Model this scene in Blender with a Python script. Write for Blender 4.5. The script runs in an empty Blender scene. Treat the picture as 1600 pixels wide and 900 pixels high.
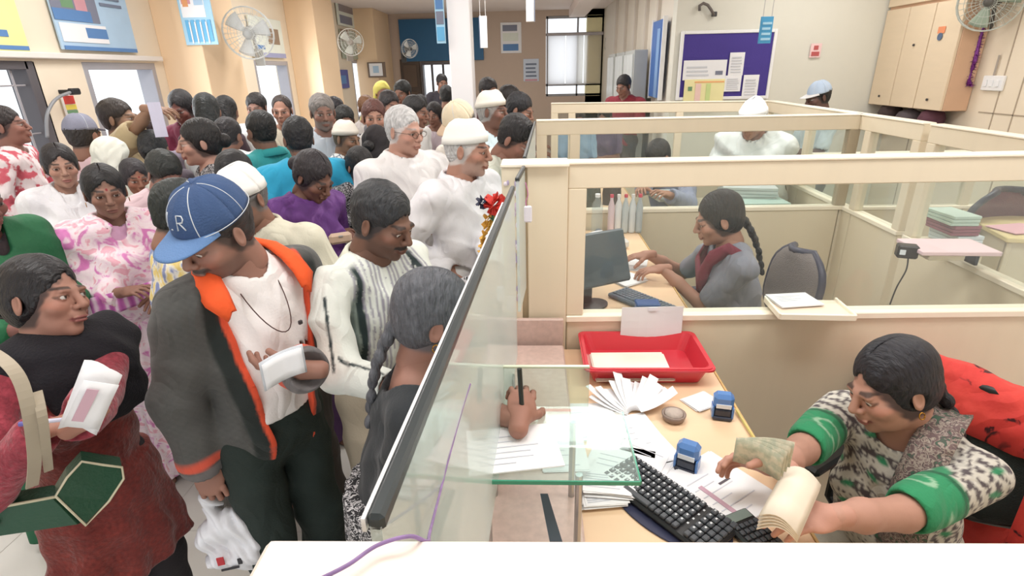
import bpy, math, random
import numpy as np
from math import sin, cos, tan, atan, atan2, radians, pi, sqrt
from mathutils import Matrix, Vector

SC = bpy.context.scene
COL = SC.collection
random.seed(7)

# ------------------------------------------------------------------ camera
FPX, PITCH, YAW, ROLL, EYE = 850.0, radians(21.8), atan(40/915), .022, 1.88
CAMLOC = np.array([0, 0, EYE])
FW = np.array([-sin(YAW)*cos(PITCH), cos(YAW)*cos(PITCH), -sin(PITCH)])
_h = np.array([cos(YAW), sin(YAW), 0.0])
_u = np.cross(_h, FW)
RT = cos(ROLL)*_h - sin(ROLL)*_u
UP = cos(ROLL)*_u + sin(ROLL)*_h
cam_data = bpy.data.cameras.new('camera')
cam_data.sensor_width = 36.0
cam_data.lens = 36.0*FPX/1600.0
cam_data.clip_start = .02
cam = bpy.data.objects.new('camera', cam_data)
COL.objects.link(cam)
cam.matrix_world = Matrix(((RT[0], UP[0], -FW[0], 0), (RT[1], UP[1], -FW[1], 0), (RT[2], UP[2], -FW[2], EYE), (0, 0, 0, 1)))
SC.camera = cam

def at(x, y, z=None, Y=None, X=None):
    """world point seen at a pixel of the 1600x900 photograph, on a plane of known height, depth or side"""
    d = FPX*FW + (x-800)*RT - (y-450)*UP
    t = (z-EYE)/d[2] if z is not None else (Y/d[1] if Y is not None else X/d[0])
    return CAMLOC + t*d

# ------------------------------------------------------------------ world, lights, exposure
SC.view_settings.view_transform = 'Standard'
SC.view_settings.look = 'None'
SC.view_settings.gamma = 1.0
SC.view_settings.exposure = 0.0
SC.cycles.transparent_max_bounces = 32
SC.cycles.max_bounces = 8
SC.view_settings.use_curve_mapping = False
world = bpy.data.worlds.new('daylight')
SC.world = world
world.use_nodes = True
world.node_tree.nodes['Background'].inputs[0].default_value = (.95, .98, 1.0, 1)
world.node_tree.nodes['Background'].inputs[1].default_value = 1.45

def area(name, loc, size, power, rot=(0, 0, 0), color=(1, 1, 1)):
    l = bpy.data.lights.new(name, 'AREA')
    l.shape = 'RECTANGLE'
    l.size, l.size_y = size
    l.energy = power
    l.color = color
    o = bpy.data.objects.new(name, l)
    COL.objects.link(o)
    o.location = loc
    o.rotation_euler = rot
    return o

for lx, ly, lp in [(-2.4, 1.6, 30), (-.2, 1.0, 24), (1.6, 1.0, 26), (-2.4, 4.2, 38), (.6, 3.6, 36), (2.9, 3.6, 30), (-2.2, 7.5, 44), (0, 7.6, 34), (3.0, 6.0, 18), (-1.2, 10.2, 32)]:
    area('ceiling_light_panel', (lx, ly, 3.12), (1.2, .6), lp, color=(1, .985, .96))
area('daylight_window', (-3.6, 4.9, 1.6), (1.6, 1.1), 26, rot=(0, -pi/2, 0), color=(.93, .97, 1))
area('daylight_window', (-3.6, 8.4, 1.6), (1.2, 1.1), 22, rot=(0, -pi/2, 0), color=(.93, .97, 1))

# ------------------------------------------------------------------ materials
def s2l(c):
    out = []
    for v in c:
        v = v/255.0
        out.append(v/12.92 if v <= .04045 else ((v+.055)/1.055)**2.4)
    return tuple(out)

MATS = {}
def add_wrinkle(nt, vec, b, w):
    """broad soft creases of worn cloth"""
    n = nt.nodes.new('ShaderNodeTexNoise')
    n.inputs['Scale'].default_value = 4.2
    n.inputs['Detail'].default_value = 1.2
    n.inputs['Distortion'].default_value = 1.1
    mp = nt.nodes.new('ShaderNodeMapping')
    mp.inputs['Scale'].default_value = (1.5, 1.5, .8)
    mp.inputs['Rotation'].default_value = (.3, .4, .2)
    nt.links.new(vec.outputs[0] if vec.bl_idname != 'ShaderNodeTexCoord' else vec.outputs['Object'], mp.inputs[0])
    nt.links.new(mp.outputs[0], n.inputs['Vector'])
    mth = nt.nodes.new('ShaderNodeMath')
    mth.operation = 'PINGPONG'
    mth.inputs[1].default_value = .13
    nt.links.new(n.outputs['Fac'], mth.inputs[0])
    bp = nt.nodes.new('ShaderNodeBump')
    bp.inputs['Strength'].default_value = w*.75
    bp.inputs['Distance'].default_value = .10
    nt.links.new(mth.outputs[0], bp.inputs['Height'])
    nt.links.new(bp.outputs[0], b.inputs['Normal'])
def M(name, rgb=(200, 200, 200), rough=.55, metal=0.0, var=.06, scale=8.0, bump=0.0, bscale=60.0, coat=0.0, stretch=None, sheen=0.0, wrinkle=0.0):
    if name in MATS:
        return MATS[name]
    m = bpy.data.materials.new(name)
    m.use_nodes = True
    nt = m.node_tree
    b = nt.nodes['Principled BSDF']
    c = s2l(rgb)
    tc = nt.nodes.new('ShaderNodeTexCoord')
    mp = nt.nodes.new('ShaderNodeMapping')
    nt.links.new(tc.outputs['Object'], mp.inputs[0])
    if stretch:
        mp.inputs['Scale'].default_value = stretch
    n = nt.nodes.new('ShaderNodeTexNoise')
    n.inputs['Scale'].default_value = scale
    n.inputs['Detail'].default_value = 4
    nt.links.new(mp.outputs[0], n.inputs['Vector'])
    mx = nt.nodes.new('ShaderNodeMix')
    mx.data_type = 'RGBA'
    mx.inputs[6].default_value = (*[v*(1-var) for v in c], 1)
    mx.inputs[7].default_value = (*[min(1, v*(1+var)) for v in c], 1)
    nt.links.new(n.outputs['Fac'], mx.inputs[0])
    nt.links.new(mx.outputs[2], b.inputs['Base Color'])
    b.inputs['Roughness'].default_value = rough
    b.inputs['Metallic'].default_value = metal
    b.inputs['Coat Weight'].default_value = coat
    b.inputs['Sheen Weight'].default_value = sheen
    if wrinkle:
        add_wrinkle(nt, mp, b, wrinkle)
    if bump:
        n2 = nt.nodes.new('ShaderNodeTexNoise')
        n2.inputs['Scale'].default_value = bscale
        n2.inputs['Detail'].default_value = 3
        nt.links.new(mp.outputs[0], n2.inputs['Vector'])
        bp = nt.nodes.new('ShaderNodeBump')
        bp.inputs['Strength'].default_value = bump
        bp.inputs['Distance'].default_value = .01
        nt.links.new(n2.outputs['Fac'], bp.inputs['Height'])
        if b.inputs['Normal'].links:
            nt.links.new(b.inputs['Normal'].links[0].from_socket, bp.inputs['Normal'])
        nt.links.new(bp.outputs[0], b.inputs['Normal'])
    MATS[name] = m
    return m

def ramp_mat(name, kind, stops, scale=20, rough=.75, vec=(1, 1, 1), rot=(0, 0, 0), dist=0.0, detail=3.0, bump=.15, constant=False, wrinkle=.5):
    """patterned cloth: wave, voronoi or noise through a colour ramp in object space"""
    if name in MATS:
        return MATS[name]
    m = bpy.data.materials.new(name)
    m.use_nodes = True
    nt = m.node_tree
    b = nt.nodes['Principled BSDF']
    tc = nt.nodes.new('ShaderNodeTexCoord')
    mp = nt.nodes.new('ShaderNodeMapping')
    mp.inputs['Scale'].default_value = vec
    mp.inputs['Rotation'].default_value = rot
    nt.links.new(tc.outputs['Object'], mp.inputs[0])
    if kind == 'wave':
        t = nt.nodes.new('ShaderNodeTexWave')
        t.inputs['Distortion'].default_value = dist
        t.inputs['Detail'].default_value = detail
        out = t.outputs['Fac']
    elif kind == 'voronoi':
        t = nt.nodes.new('ShaderNodeTexVoronoi')
        out = t.outputs['Distance']
    elif kind == 'cells':
        t = nt.nodes.new('ShaderNodeTexVoronoi')
        t.feature = 'DISTANCE_TO_EDGE'
        out = t.outputs['Distance']
    else:
        t = nt.nodes.new('ShaderNodeTexNoise')
        t.inputs['Detail'].default_value = detail
        t.inputs['Distortion'].default_value = dist
        out = t.outputs['Fac']
    t.inputs['Scale'].default_value = scale
    nt.links.new(mp.outputs[0], t.inputs['Vector'])
    r = nt.nodes.new('ShaderNodeValToRGB')
    if constant:
        r.color_ramp.interpolation = 'CONSTANT'
    el = r.color_ramp.elements
    for i, (p, c) in enumerate(stops):
        e = el[i] if i < 2 else el.new(p)
        e.position = p
        e.color = (*s2l(c), 1)
    nt.links.new(out, r.inputs[0])
    nt.links.new(r.outputs[0], b.inputs['Base Color'])
    b.inputs['Roughness'].default_value = rough
    n2 = nt.nodes.new('ShaderNodeTexNoise')
    n2.inputs['Scale'].default_value = 90
    nt.links.new(mp.outputs[0], n2.inputs['Vector'])
    bp = nt.nodes.new('ShaderNodeBump')
    bp.inputs['Strength'].default_value = bump
    bp.inputs['Distance'].default_value = .006
    nt.links.new(n2.outputs['Fac'], bp.inputs['Height'])
    if wrinkle:
        add_wrinkle(nt, tc, b, wrinkle)
        nt.links.new(b.inputs['Normal'].links[0].from_socket, bp.inputs['Normal'])
    nt.links.new(bp.outputs[0], b.inputs['Normal'])
    MATS[name] = m
    return m

def glass_mat(name, tint=(.93, .98, .96), refl=.12, haze=.04, rough=.02):
    if name in MATS:
        return MATS[name]
    m = bpy.data.materials.new(name)
    m.use_nodes = True
    nt = m.node_tree
    nt.nodes.clear()
    out = nt.nodes.new('ShaderNodeOutputMaterial')
    tr = nt.nodes.new('ShaderNodeBsdfTransparent')
    tr.inputs[0].default_value = (*tint, 1)
    gl = nt.nodes.new('ShaderNodeBsdfGlossy')
    gl.inputs['Roughness'].default_value = rough
    df = nt.nodes.new('ShaderNodeBsdfDiffuse')
    df.inputs[0].default_value = (.85, .93, .92, 1)
    lw = nt.nodes.new('ShaderNodeLayerWeight')
    lw.inputs[0].default_value = .5
    pw = nt.nodes.new('ShaderNodeMath')
    pw.operation = 'POWER'
    pw.inputs[1].default_value = 4.0
    nt.links.new(lw.outputs['Facing'], pw.inputs[0])
    ma = nt.nodes.new('ShaderNodeMath')
    ma.operation = 'MULTIPLY_ADD'
    ma.inputs[1].default_value = min(.6, refl*4)
    ma.inputs[2].default_value = refl*.25
    nt.links.new(pw.outputs[0], ma.inputs[0])
    m1 = nt.nodes.new('ShaderNodeMixShader')
    m2 = nt.nodes.new('ShaderNodeMixShader')
    m2.inputs[0].default_value = haze  # share of flat white diffuse, a whitish haze put into the glass colour
    nt.links.new(ma.outputs[0], m1.inputs[0])
    nt.links.new(tr.outputs[0], m1.inputs[1])
    nt.links.new(gl.outputs[0], m1.inputs[2])
    nt.links.new(m1.outputs[0], m2.inputs[1])
    nt.links.new(df.outputs[0], m2.inputs[2])
    nt.links.new(m2.outputs[0], out.inputs[0])
    MATS[name] = m
    return m

def emit_mat(name, rgb, strength):
    m = bpy.data.materials.new(name)
    m.use_nodes = True
    b = m.node_tree.nodes['Principled BSDF']
    b.inputs['Emission Color'].default_value = (*s2l(rgb), 1)
    b.inputs['Emission Strength'].default_value = strength
    MATS[name] = m
    return m

# ------------------------------------------------------------------ mesh builder
class MB:
    def __init__(self):
        self.v, self.f, self.mi, self.mats = [], [], [], []
    def _m(self, m):
        if m not in self.mats:
            self.mats.append(m)
        return self.mats.index(m)
    def add(self, vs, fs, m):
        o = len(self.v)
        self.v += [tuple(map(float, p)) for p in vs]
        self.f += [tuple(i+o for i in f) for f in fs]
        self.mi += [self._m(m)]*len(fs)
        return self
    def box(self, c, s, m, rot=None, bev=0.0):
        x, y, z = s[0]/2, s[1]/2, s[2]/2
        b = min(bev, x*.9, y*.9, z*.9)
        if b <= 0:
            P = [(-x, -y, -z), (x, -y, -z), (x, y, -z), (-x, y, -z), (-x, -y, z), (x, -y, z), (x, y, z), (-x, y, z)]
            Fs = [(0, 3, 2, 1), (4, 5, 6, 7), (0, 1, 5, 4), (1, 2, 6, 5), (2, 3, 7, 6), (3, 0, 4, 7)]
        else:
            P, idx = [], {}
            for sx in (-1, 1):
                for sy in (-1, 1):
                    for sz in (-1, 1):
                        for a in range(3):
                            p = [sx*(x-b), sy*(y-b), sz*(z-b)]
                            p[a] = (sx*x, sy*y, sz*z)[a]
                            idx[(sx, sy, sz, a)] = len(P)
                            P.append(tuple(p))
            Fs = []
            def q(*k):
                Fs.append(tuple(idx[i] for i in k))
            for s_ in (-1, 1):
                q((s_, -1, -1, 0), (s_, 1, -1, 0), (s_, 1, 1, 0), (s_, -1, 1, 0))
                q((-1, s_, -1, 1), (1, s_, -1, 1), (1, s_, 1, 1), (-1, s_, 1, 1))
                q((-1, -1, s_, 2), (1, -1, s_, 2), (1, 1, s_, 2), (-1, 1, s_, 2))
            for a_ in (-1, 1):
                for b_ in (-1, 1):
                    q((-1, a_, b_, 1), (1, a_, b_, 1), (1, a_, b_, 2), (-1, a_, b_, 2))
                    q((a_, -1, b_, 0), (a_, 1, b_, 0), (a_, 1, b_, 2), (a_, -1, b_, 2))
                    q((a_, b_, -1, 0), (a_, b_, 1, 0), (a_, b_, 1, 1), (a_, b_, -1, 1))
                    for c_ in (-1, 1):
                        q((a_, b_, c_, 0), (a_, b_, c_, 1), (a_, b_, c_, 2))
        R = Matrix.Identity(3) if rot is None else (rot if isinstance(rot, Matrix) else Matrix.Rotation(rot, 3, 'Z'))
        c = Vector(c)
        return self.add([R @ Vector(p) + c for p in P], Fs, m)
    def tube(self, pts, r, m, n=8, closed=False, cap=True):
        pts = [Vector(p) for p in pts]
        k = len(pts)
        rs = r if hasattr(r, '__len__') else [r]*k
        vs, up = [], None
        for i, p in enumerate(pts):
            a = pts[(i-1) % k] if (closed or i > 0) else p
            b = pts[(i+1) % k] if (closed or i < k-1) else p
            t = (b-a)
            t = t.normalized() if t.length > 1e-9 else Vector((0, 0, 1))
            if up is None:
                up = Vector((0, 0, 1)) if abs(t.z) < .9 else Vector((1, 0, 0))
            sd = t.cross(up)
            sd = sd.normalized() if sd.length > 1e-6 else t.orthogonal().normalized()
            up = sd.cross(t).normalized()
            for j in range(n):
                an = 2*pi*j/n
                vs.append(p + (sd*cos(an)+up*sin(an))*rs[i])
        fs = []
        for i in range(k if closed else k-1):
            for j in range(n):
                i2 = (i+1) % k
                fs.append((i*n+j, i*n+(j+1) % n, i2*n+(j+1) % n, i2*n+j))
        if cap and not closed:
            fs.append(tuple(range(n-1, -1, -1)))
            fs.append(tuple((k-1)*n+j for j in range(n)))
        return self.add(vs, fs, m)
    def lathe(self, prof, m, c=(0, 0, 0), n=24, R=None, sx=1.0, sy=1.0):
        R = R or Matrix.Identity(3)
        c = Vector(c)
        vs = []
        for r, z in prof:
            for j in range(n):
                a = 2*pi*j/n
                vs.append(R @ Vector((r*cos(a)*sx, r*sin(a)*sy, z)) + c)
        k = len(prof)
        fs = [(i*n+j, i*n+(j+1) % n, (i+1)*n+(j+1) % n, (i+1)*n+j) for i in range(k-1) for j in range(n)]
        fs.append(tuple(range(n-1, -1, -1)))
        fs.append(tuple((k-1)*n+j for j in range(n)))
        return self.add(vs, fs, m)
    def grid(self, P, m, thick=.002):
        """P[i][j] points of a sheet, given a thickness along its normal"""
        P = np.array(P, float)
        a, b = P.shape[:2]
        du = np.gradient(P, axis=0)
        dv = np.gradient(P, axis=1)
        N = np.cross(du, dv)
        N /= (np.linalg.norm(N, axis=2, keepdims=True)+1e-12)
        vs = np.concatenate([(P+N*thick/2).reshape(-1, 3), (P-N*thick/2).reshape(-1, 3)])
        k = a*b
        fs = []
        for i in range(a-1):
            for j in range(b-1):
                q = (i*b+j, (i+1)*b+j, (i+1)*b+j+1, i*b+j+1)
                fs.append(q)
                fs.append(tuple(x+k for x in q[::-1]))
        def side(l):
            for x, y in zip(l[:-1], l[1:]):
                fs.append((x, y, y+k, x+k))
        side([j for j in range(b)])
        side([(a-1)*b+j for j in range(b)][::-1])
        side([i*b for i in range(a)][::-1])
        side([i*b+b-1 for i in range(a)])
        return self.add(vs, fs, m)
    def build(self, name, parent=None, smooth=False, loc=None):
        me = bpy.data.meshes.new(name)
        me.from_pydata(self.v, [], self.f)
        for m in self.mats:
            me.materials.append(m)
        me.polygons.foreach_set('material_index', self.mi)
        if smooth:
            me.polygons.foreach_set('use_smooth', [True]*len(self.f))
        me.update()
        o = bpy.data.objects.new(name, me)
        COL.objects.link(o)
        if parent is not None:
            o.parent = parent
        if loc is not None:
            o.location = loc
        return o

def tag(o, label, cat, group=None, kind=None):
    o['label'] = label
    o['category'] = cat
    if group:
        o['group'] = group
    if kind:
        o['kind'] = kind
    return o

def thing(name, label, cat, loc=(0, 0, 0), rz=0.0, group=None):
    o = bpy.data.objects.new(name, None)
    o.empty_display_size = .05
    COL.objects.link(o)
    o.location = tuple(map(float, loc))
    o.rotation_euler = (0, 0, rz)
    return tag(o, label, cat, group)

def struct(name, mb, smooth=False):
    o = mb.build(name, smooth=smooth)
    o['kind'] = 'structure'
    return o

def part(name, parent, fn=None, smooth=False, label=None):
    mb = MB()
    fn(mb)
    o = mb.build(name, parent, smooth)
    if label:
        o['label'] = label
    return o
# ------------------------------------------------------------------ the room
CEIL = 3.15
XL, XR, YF = -3.8, 4.25, 14.0
wallm = M('cream_wall_paint', (236, 222, 200), rough=.7, var=.02)
peach = M('peach_wall_paint', (238, 208, 172), rough=.7, var=.03, scale=2)
greyw = M('grey_wall_paint', (222, 220, 208), rough=.7, var=.02)
ceilm = M('ceiling_paint', (238, 226, 220), rough=.8, var=.02)
white = M('white_paint', (240, 240, 240), rough=.5, var=.02)
darkm = M('dark_metal', (58, 56, 58), rough=.4)
woodl = M('cream_laminate', (236, 221, 194), rough=.45, var=.05, scale=5, stretch=(1, 1, 6))
woodl2 = M('cream_laminate_edge', (246, 236, 216), rough=.4, var=.03)
blackp = M('black_plastic', (32, 33, 36), rough=.4)

fl = MB()
fl.box(((XL+XR)/2, 5.5, -.05), (XR-XL+.6, 18, .1), M('floor_tile', (214, 211, 205), rough=.25, var=.04, scale=2))
grout = M('floor_grout', (196, 192, 186), rough=.8)
for i in range(14):
    fl.box((XL+.6*i+.3, 5.5, .0006), (.004, 17.8, .0012), grout)
for i in range(29):
    fl.box(((XL+XR)/2, -3+.6*i, .0006), (XR-XL+.5, .004, .0012), grout)
struct('floor', fl)
c_ = MB()
c_.box(((XL+XR)/2, 5.7, CEIL+.05), (XR-XL+.6, 17.6, .1), ceilm)
c_.box((1.0, 9.5, CEIL-.09), (.35, 8.5, .18), ceilm)
struct('ceiling', c_)

# left wall with window openings between piers
Yw = lambda px: float(at(px, 95, X=XL)[1])
wins = [(2.3, Yw(50), 'g'), (Yw(126), Yw(240), 'p'), (Yw(396), Yw(449), 'p'), (Yw(549), Yw(570), 'p')]
WT, WB = 2.02, .95
wl = MB()
prev = -1.0
for i, (a, b, k) in enumerate(wins):
    top = WT if i < 2 else (2.08 if i == 2 else 2.15)
    wl.box((XL-.1, (prev+a)/2, CEIL/2), (.2, a-prev, CEIL), wallm)
    wl.box((XL-.1, (a+b)/2, (top+CEIL)/2), (.2, b-a, CEIL-top), wallm)
    wl.box((XL-.1, (a+b)/2, WB/2), (.2, b-a, WB), wallm)
    prev = b
wl.box((XL-.1, (prev+YF)/2, CEIL/2), (.2, YF-prev, CEIL), wallm)
struct('wall_left', wl)
piers = [(Yw(243)+0, 6.69), (9.16, 10.08), (12.9, 13.9)]
for i, (a, b) in enumerate([(5.92, 6.69), (9.18, 10.08), (12.6, 13.95)]):
    p_ = MB()
    p_.box((XL+.225, (a+b)/2, CEIL/2), (.45, b-a, CEIL), peach, bev=.006)
    struct('wall_left_pier_%d' % (i+1), p_)
wfm = M('window_frame_aluminium', (176, 176, 184), rough=.4, metal=.3)
wdark = M('window_frame_dark', (92, 88, 92), rough=.5)
wgl = glass_mat('window_glass', (.98, .99, 1), .03, 0.0)
for i, (a, b, k) in enumerate(wins):
    top = WT if i < 2 else (2.08 if i == 2 else 2.15)
    f_ = MB()
    fm = wdark if k == 'g' else wfm
    for y in (a+.03, b-.03):
        f_.box((XL-.08, y, (top+WB)/2), (.16, .06 if k == 'p' else .09, top-WB), fm, bev=.004)
    for z in (WB+.03, top-.03):
        f_.box((XL-.08, (a+b)/2, z), (.16, b-a-.1, .06), fm, bev=.004)
    w_ = f_.build('window_%d' % (i+1))
    w_['kind'] = 'structure'
    part('window_pane', w_, lambda m: m.box((XL-.14, (a+b)/2, (top+WB)/2), (.006, b-a-.1, top-WB-.1), wgl))
    def bars(m):
        n = 6 if k == 'g' else 0
        for j in range(n):
            y = a+(b-a)*(j+.7)/(n+.2)
            m.tube([(XL-.05, y, WB+.06), (XL-.05, y, top-.06)], .009, M('window_bar', (168, 164, 168), rough=.5), 6)
        if n:
            for z in (1.15, 1.5, 1.85):
                m.tube([(XL-.05, a+.05, z), (XL-.05, b-.05, z)], .007, MATS['window_bar'], 6)
    if k == 'g':
        part('window_grille', w_, bars)
    part('window_sill', w_, lambda m: m.box((XL+.02, (a+b)/2, WB-.02), (.16, b-a+.1, .03), white, bev=.004))
# daylight outside the windows
sky_wall = MB()
# long ledge above the first two windows
t_ = MB()
t_.box((XL+.03, 3.9, WT+.04), (.06, 3.9, .045), M('trim_white', (232, 226, 220), rough=.5), bev=.006)
struct('trim_1', t_)

# far wall with doorway
wf = MB()
fx = lambda px, py=100: float(at(px, py, Y=YF)[0])
dl, dr_ = fx(657), fx(712)
greyb = M('beige_far_wall', (196, 176, 160), rough=.7, var=.03)
zd = float(at(680, 97, Y=YF)[2])
wf.box(((XL+dl)/2, YF+.1, CEIL/2), (dl-XL, .2, CEIL), greyb)
wf.box(((dl+dr_)/2, YF+.1, (zd+CEIL)/2), (dr_-dl, .2, CEIL-zd), greyb)
bl, br_ = fx(853), fx(942)
zb0, zb1 = float(at(900, 150, Y=YF)[2]), float(at(900, 24, Y=YF)[2])
wf.box(((dr_+bl)/2, YF+.1, CEIL/2), (bl-dr_, .2, CEIL), greyb)
wf.box(((bl+br_)/2, YF+.1, zb0/2), (br_-bl, .2, zb0), greyb)
wf.box(((bl+br_)/2, YF+.1, (zb1+CEIL)/2), (br_-bl, .2, CEIL-zb1), greyb)
wf.box(((br_+1.9)/2, YF+.1, CEIL/2), (1.9-br_+.8, .2, CEIL), M('yellow_far_wall', (232, 224, 180), rough=.7, var=.03))
struct('wall_far', wf)
d_ = MB()
for x in (dl+.03, dr_-.03):
    d_.box((x, YF+.05, zd/2), (.06, .24, zd), wdark, bev=.004)
d_.box(((dl+dr_)/2, YF+.05, zd-.03), (dr_-dl-.12, .24, .06), wdark, bev=.004)
dd = d_.build('door_1')
dd['kind'] = 'structure'
def leaf(m):
    xa = fx(627)
    m.box(((xa+dl)/2-.02, YF-.03, zd/2+.05), (dl-xa, .05, zd+.05), M('dark_brown_door', (74, 62, 54), rough=.5), bev=.006)
    for z in (.5, 1.2, 1.8):
        m.box(((xa+dl)/2-.02, YF-.065, z), ((dl-xa)*.7, .02, .5), M('dark_brown_door_panel', (92, 76, 64), rough=.5), bev=.01)
part('door_leaf', dd, leaf)
part('door_pane', dd, lambda m: m.box(((dl+dr_)/2, YF+.12, zd/2), (dr_-dl-.12, .01, zd-.1), glass_mat('door_glass', (.98, .99, 1), .03, 0.0)))
part('door_mullion', dd, lambda m: [m.box(((dl*(1-q)+dr_*q), YF+.1, zd/2), (.05, .05, zd), wdark) for q in (.30, .62)])
# blind window at the far end
b_ = MB()
zt_, zs_ = float(at(900, 53, Y=YF)[2]), float(at(900, 132, Y=YF)[2])
for x in (bl+.03, br_-.03, (bl*.45+br_*.55)):
    b_.box((x, YF+.05, (zb0+zb1)/2), (.04, .1, zb1-zb0), M('window_frame_grey', (150, 150, 152), rough=.5))
for z in (zb0+.03, zs_, zt_, zb1-.03):
    b_.box(((bl+br_)/2, YF+.05, z), (br_-bl, .1, .05), MATS['window_frame_grey'])
w5 = b_.build('window_5')
w5['kind'] = 'structure'
part('window_pane', w5, lambda m: m.box(((bl+br_)/2, YF+.12, (zb0+zb1)/2), (br_-bl-.05, .006, zb1-zb0-.05), wgl))
BLIND = M('white_blind', (244, 242, 240), rough=.8)
_tl = BLIND.node_tree.nodes.new('ShaderNodeBsdfTranslucent')
_tl.inputs[0].default_value = (.97, .96, .96, 1)
_mx = BLIND.node_tree.nodes.new('ShaderNodeMixShader')
_mx.inputs[0].default_value = .92
_on = [n for n in BLIND.node_tree.nodes if n.bl_idname == 'ShaderNodeOutputMaterial'][0]
BLIND.node_tree.links.new(BLIND.node_tree.nodes['Principled BSDF'].outputs[0], _mx.inputs[1])
BLIND.node_tree.links.new(_tl.outputs[0], _mx.inputs[2])
BLIND.node_tree.links.new(_mx.outputs[0], _on.inputs[0])
def roller(m):
    R_ = []
    for i in range(3):
        x0, x1 = bl+.04+(br_-bl-.08)*i/3+.01, bl+.04+(br_-bl-.08)*(i+1)/3-.01
        m.box(((x0+x1)/2, YF-.03, (zs_+zt_)/2), (x1-x0, .012, zt_-zs_-.02), BLIND, bev=.002)
    m.tube([(bl+.02, YF-.03, zt_), (br_-.02, YF-.03, zt_)], .035, M('blind_roller', (178, 172, 174), rough=.6), 10)
part('roller_blind', w5, roller)

# office wall behind the cubicles, its return and the right wall
XO = 1.65
wo = MB()
wo.box(((XO+XR)/2+.1, 7.1, CEIL/2), (XR-XO+.2, .2, CEIL), greyw)
struct('wall_office', wo)
wr = MB()
wr.box((XO+.1, (7.2+YF)/2, CEIL/2), (.2, YF-7.2, CEIL), M('pale_partition_paint', (226, 218, 204), rough=.6, var=.03))
for y in (7.9, 8.7, 9.6, 10.6, 11.8):
    wr.box((XO-.02, y, CEIL/2), (.05, .09, CEIL), M('pale_jamb', (208, 198, 186), rough=.5))
struct('wall_office_return', wr)
wrr = MB()
wrr.box((XR+.1, 3.2, CEIL/2), (.2, 7.9, CEIL), wallm)
groove = M('wall_groove', (176, 160, 140), rough=.8)
for y in (4.5, 5.2, 5.42, 6.5):
    wrr.box((XR-.001, y, 1.6), (.006, .012, 3.0), groove)
wrr.box((XR-.001, 4.7, 1.42), (.006, 1.8, .012), groove)
struct('wall_right', wrr)

# white square column in the hall
co = MB()
co.box((-.615, 5.13, CEIL/2), (.19, .24, CEIL), M('white_column_paint', (250, 248, 250), rough=.5, var=.01), bev=.008)
co.box((-.615, 5.13, .06), (.24, .29, .12), white, bev=.01)
o_ = co.build('pillar')
o_['kind'] = 'structure'
# ceiling downlight
dl_ = thing('ceiling_downlight', 'small round recessed downlight in the ceiling before the far window', 'ceiling light', at(910, 19, z=CEIL-.03))
part('rim', dl_, lambda m: m.lathe([(.11, .02), (.12, .0), (.09, -.012), (.085, .01)], white, n=24), True)
part('lamp', dl_, lambda m: m.lathe([(.084, .012), (.06, -.004), (.0, -.006)], emit_mat('lamp_glow', (255, 250, 240), 6), n=24), True)

# ---------------------------------------------------------------- things on the walls
blue1, blue2 = M('poster_blue', (88, 132, 186), rough=.5), M('poster_pale_blue', (178, 206, 230), rough=.5)
pyel, pcre = M('poster_yellow', (236, 232, 160), rough=.5), M('poster_cream', (226, 232, 222), rough=.5)
pdark, pink_, ppal = M('poster_dark', (124, 128, 146), rough=.5), M('poster_pink', (206, 150, 160), rough=.5), M('paper_white', (240, 240, 242), rough=.8, var=.02)
ptxt = M('printed_text', (120, 130, 150), rough=.8)
pgrn = M('poster_green', (110, 150, 110), rough=.5)

def panel_left(name, label, cat, px0, px1, pyt, pyb, base, items, X=XL+.03, group=None, thick=.02, frame=None):
    """a flat framed board on a wall facing +X; px at the lower edge; items in 0..1 (u along Y, v up)"""
    a, b = at(px0, pyb, X=X), at(px1, pyb, X=X)
    z1 = at(px0, pyt, X=X)[2]
    y0, y1, z0 = a[1], b[1], (a[2]+b[2])/2
    t = thing(name, label, cat, (X, y0, z0), 0, group)
    W, Hh = y1-y0, z1-z0
    part('board', t, lambda m: m.box((0, W/2, Hh/2), (thick, W, Hh), base, bev=.003))
    for ki, (nm, u0, u1, v0, v1, mat) in enumerate(items):
        part(nm, t, lambda m: m.box((thick/2+.002+.0006*ki, W*(u0+u1)/2, Hh*(v0+v1)/2), (.004, W*(u1-u0), Hh*(v1-v0)), mat))
    if frame:
        def fr(m):
            for u in (0, W):
                m.box((thick/2, u, Hh/2), (.02, .02, Hh+.02), frame)
            for v in (0, Hh):
                m.box((thick/2, W/2, v), (.02, W, .02), frame)
        part('frame', t, fr)
    return t
tx = lambda n, u0, u1, v0, v1, mat=None: [('text_line', u0, u1-(i % 3)*.05*(u1-u0), v0+(v1-v0)*i/n, v0+(v1-v0)*(i+.45)/n, mat or ptxt) for i in range(n)]
panel_left('poster', 'large pale yellow and blue poster above the barred window, cut by the left edge', 'poster', -30, 46, -60, 80, pyel,
           [('blue_band', .1, .62, .17, .25, blue1), ('blue_footer', .02, .98, .02, .07, blue1)]+tx(5, .1, .6, .45, .9, pcre))
panel_left('poster', 'large blue and white poster with a group picture above the second window', 'poster', 98, 214, -50, 80, blue2,
           [('picture', .0, .55, .36, .98, pdark), ('picture_figure', .12, .26, .52, .8, pgrn), ('picture_figure', .28, .42, .50, .85, pink_),
            ('picture_caption', .0, .45, .36, .50, blue1), ('white_panel', .03, .6, .1, .33, ppal), ('blue_stamp', .33, .6, .16, .29, blue1),
            ('blue_footer', .02, .98, .0, .05, blue1)]+tx(4, .6, .9, .6, .95))
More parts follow.
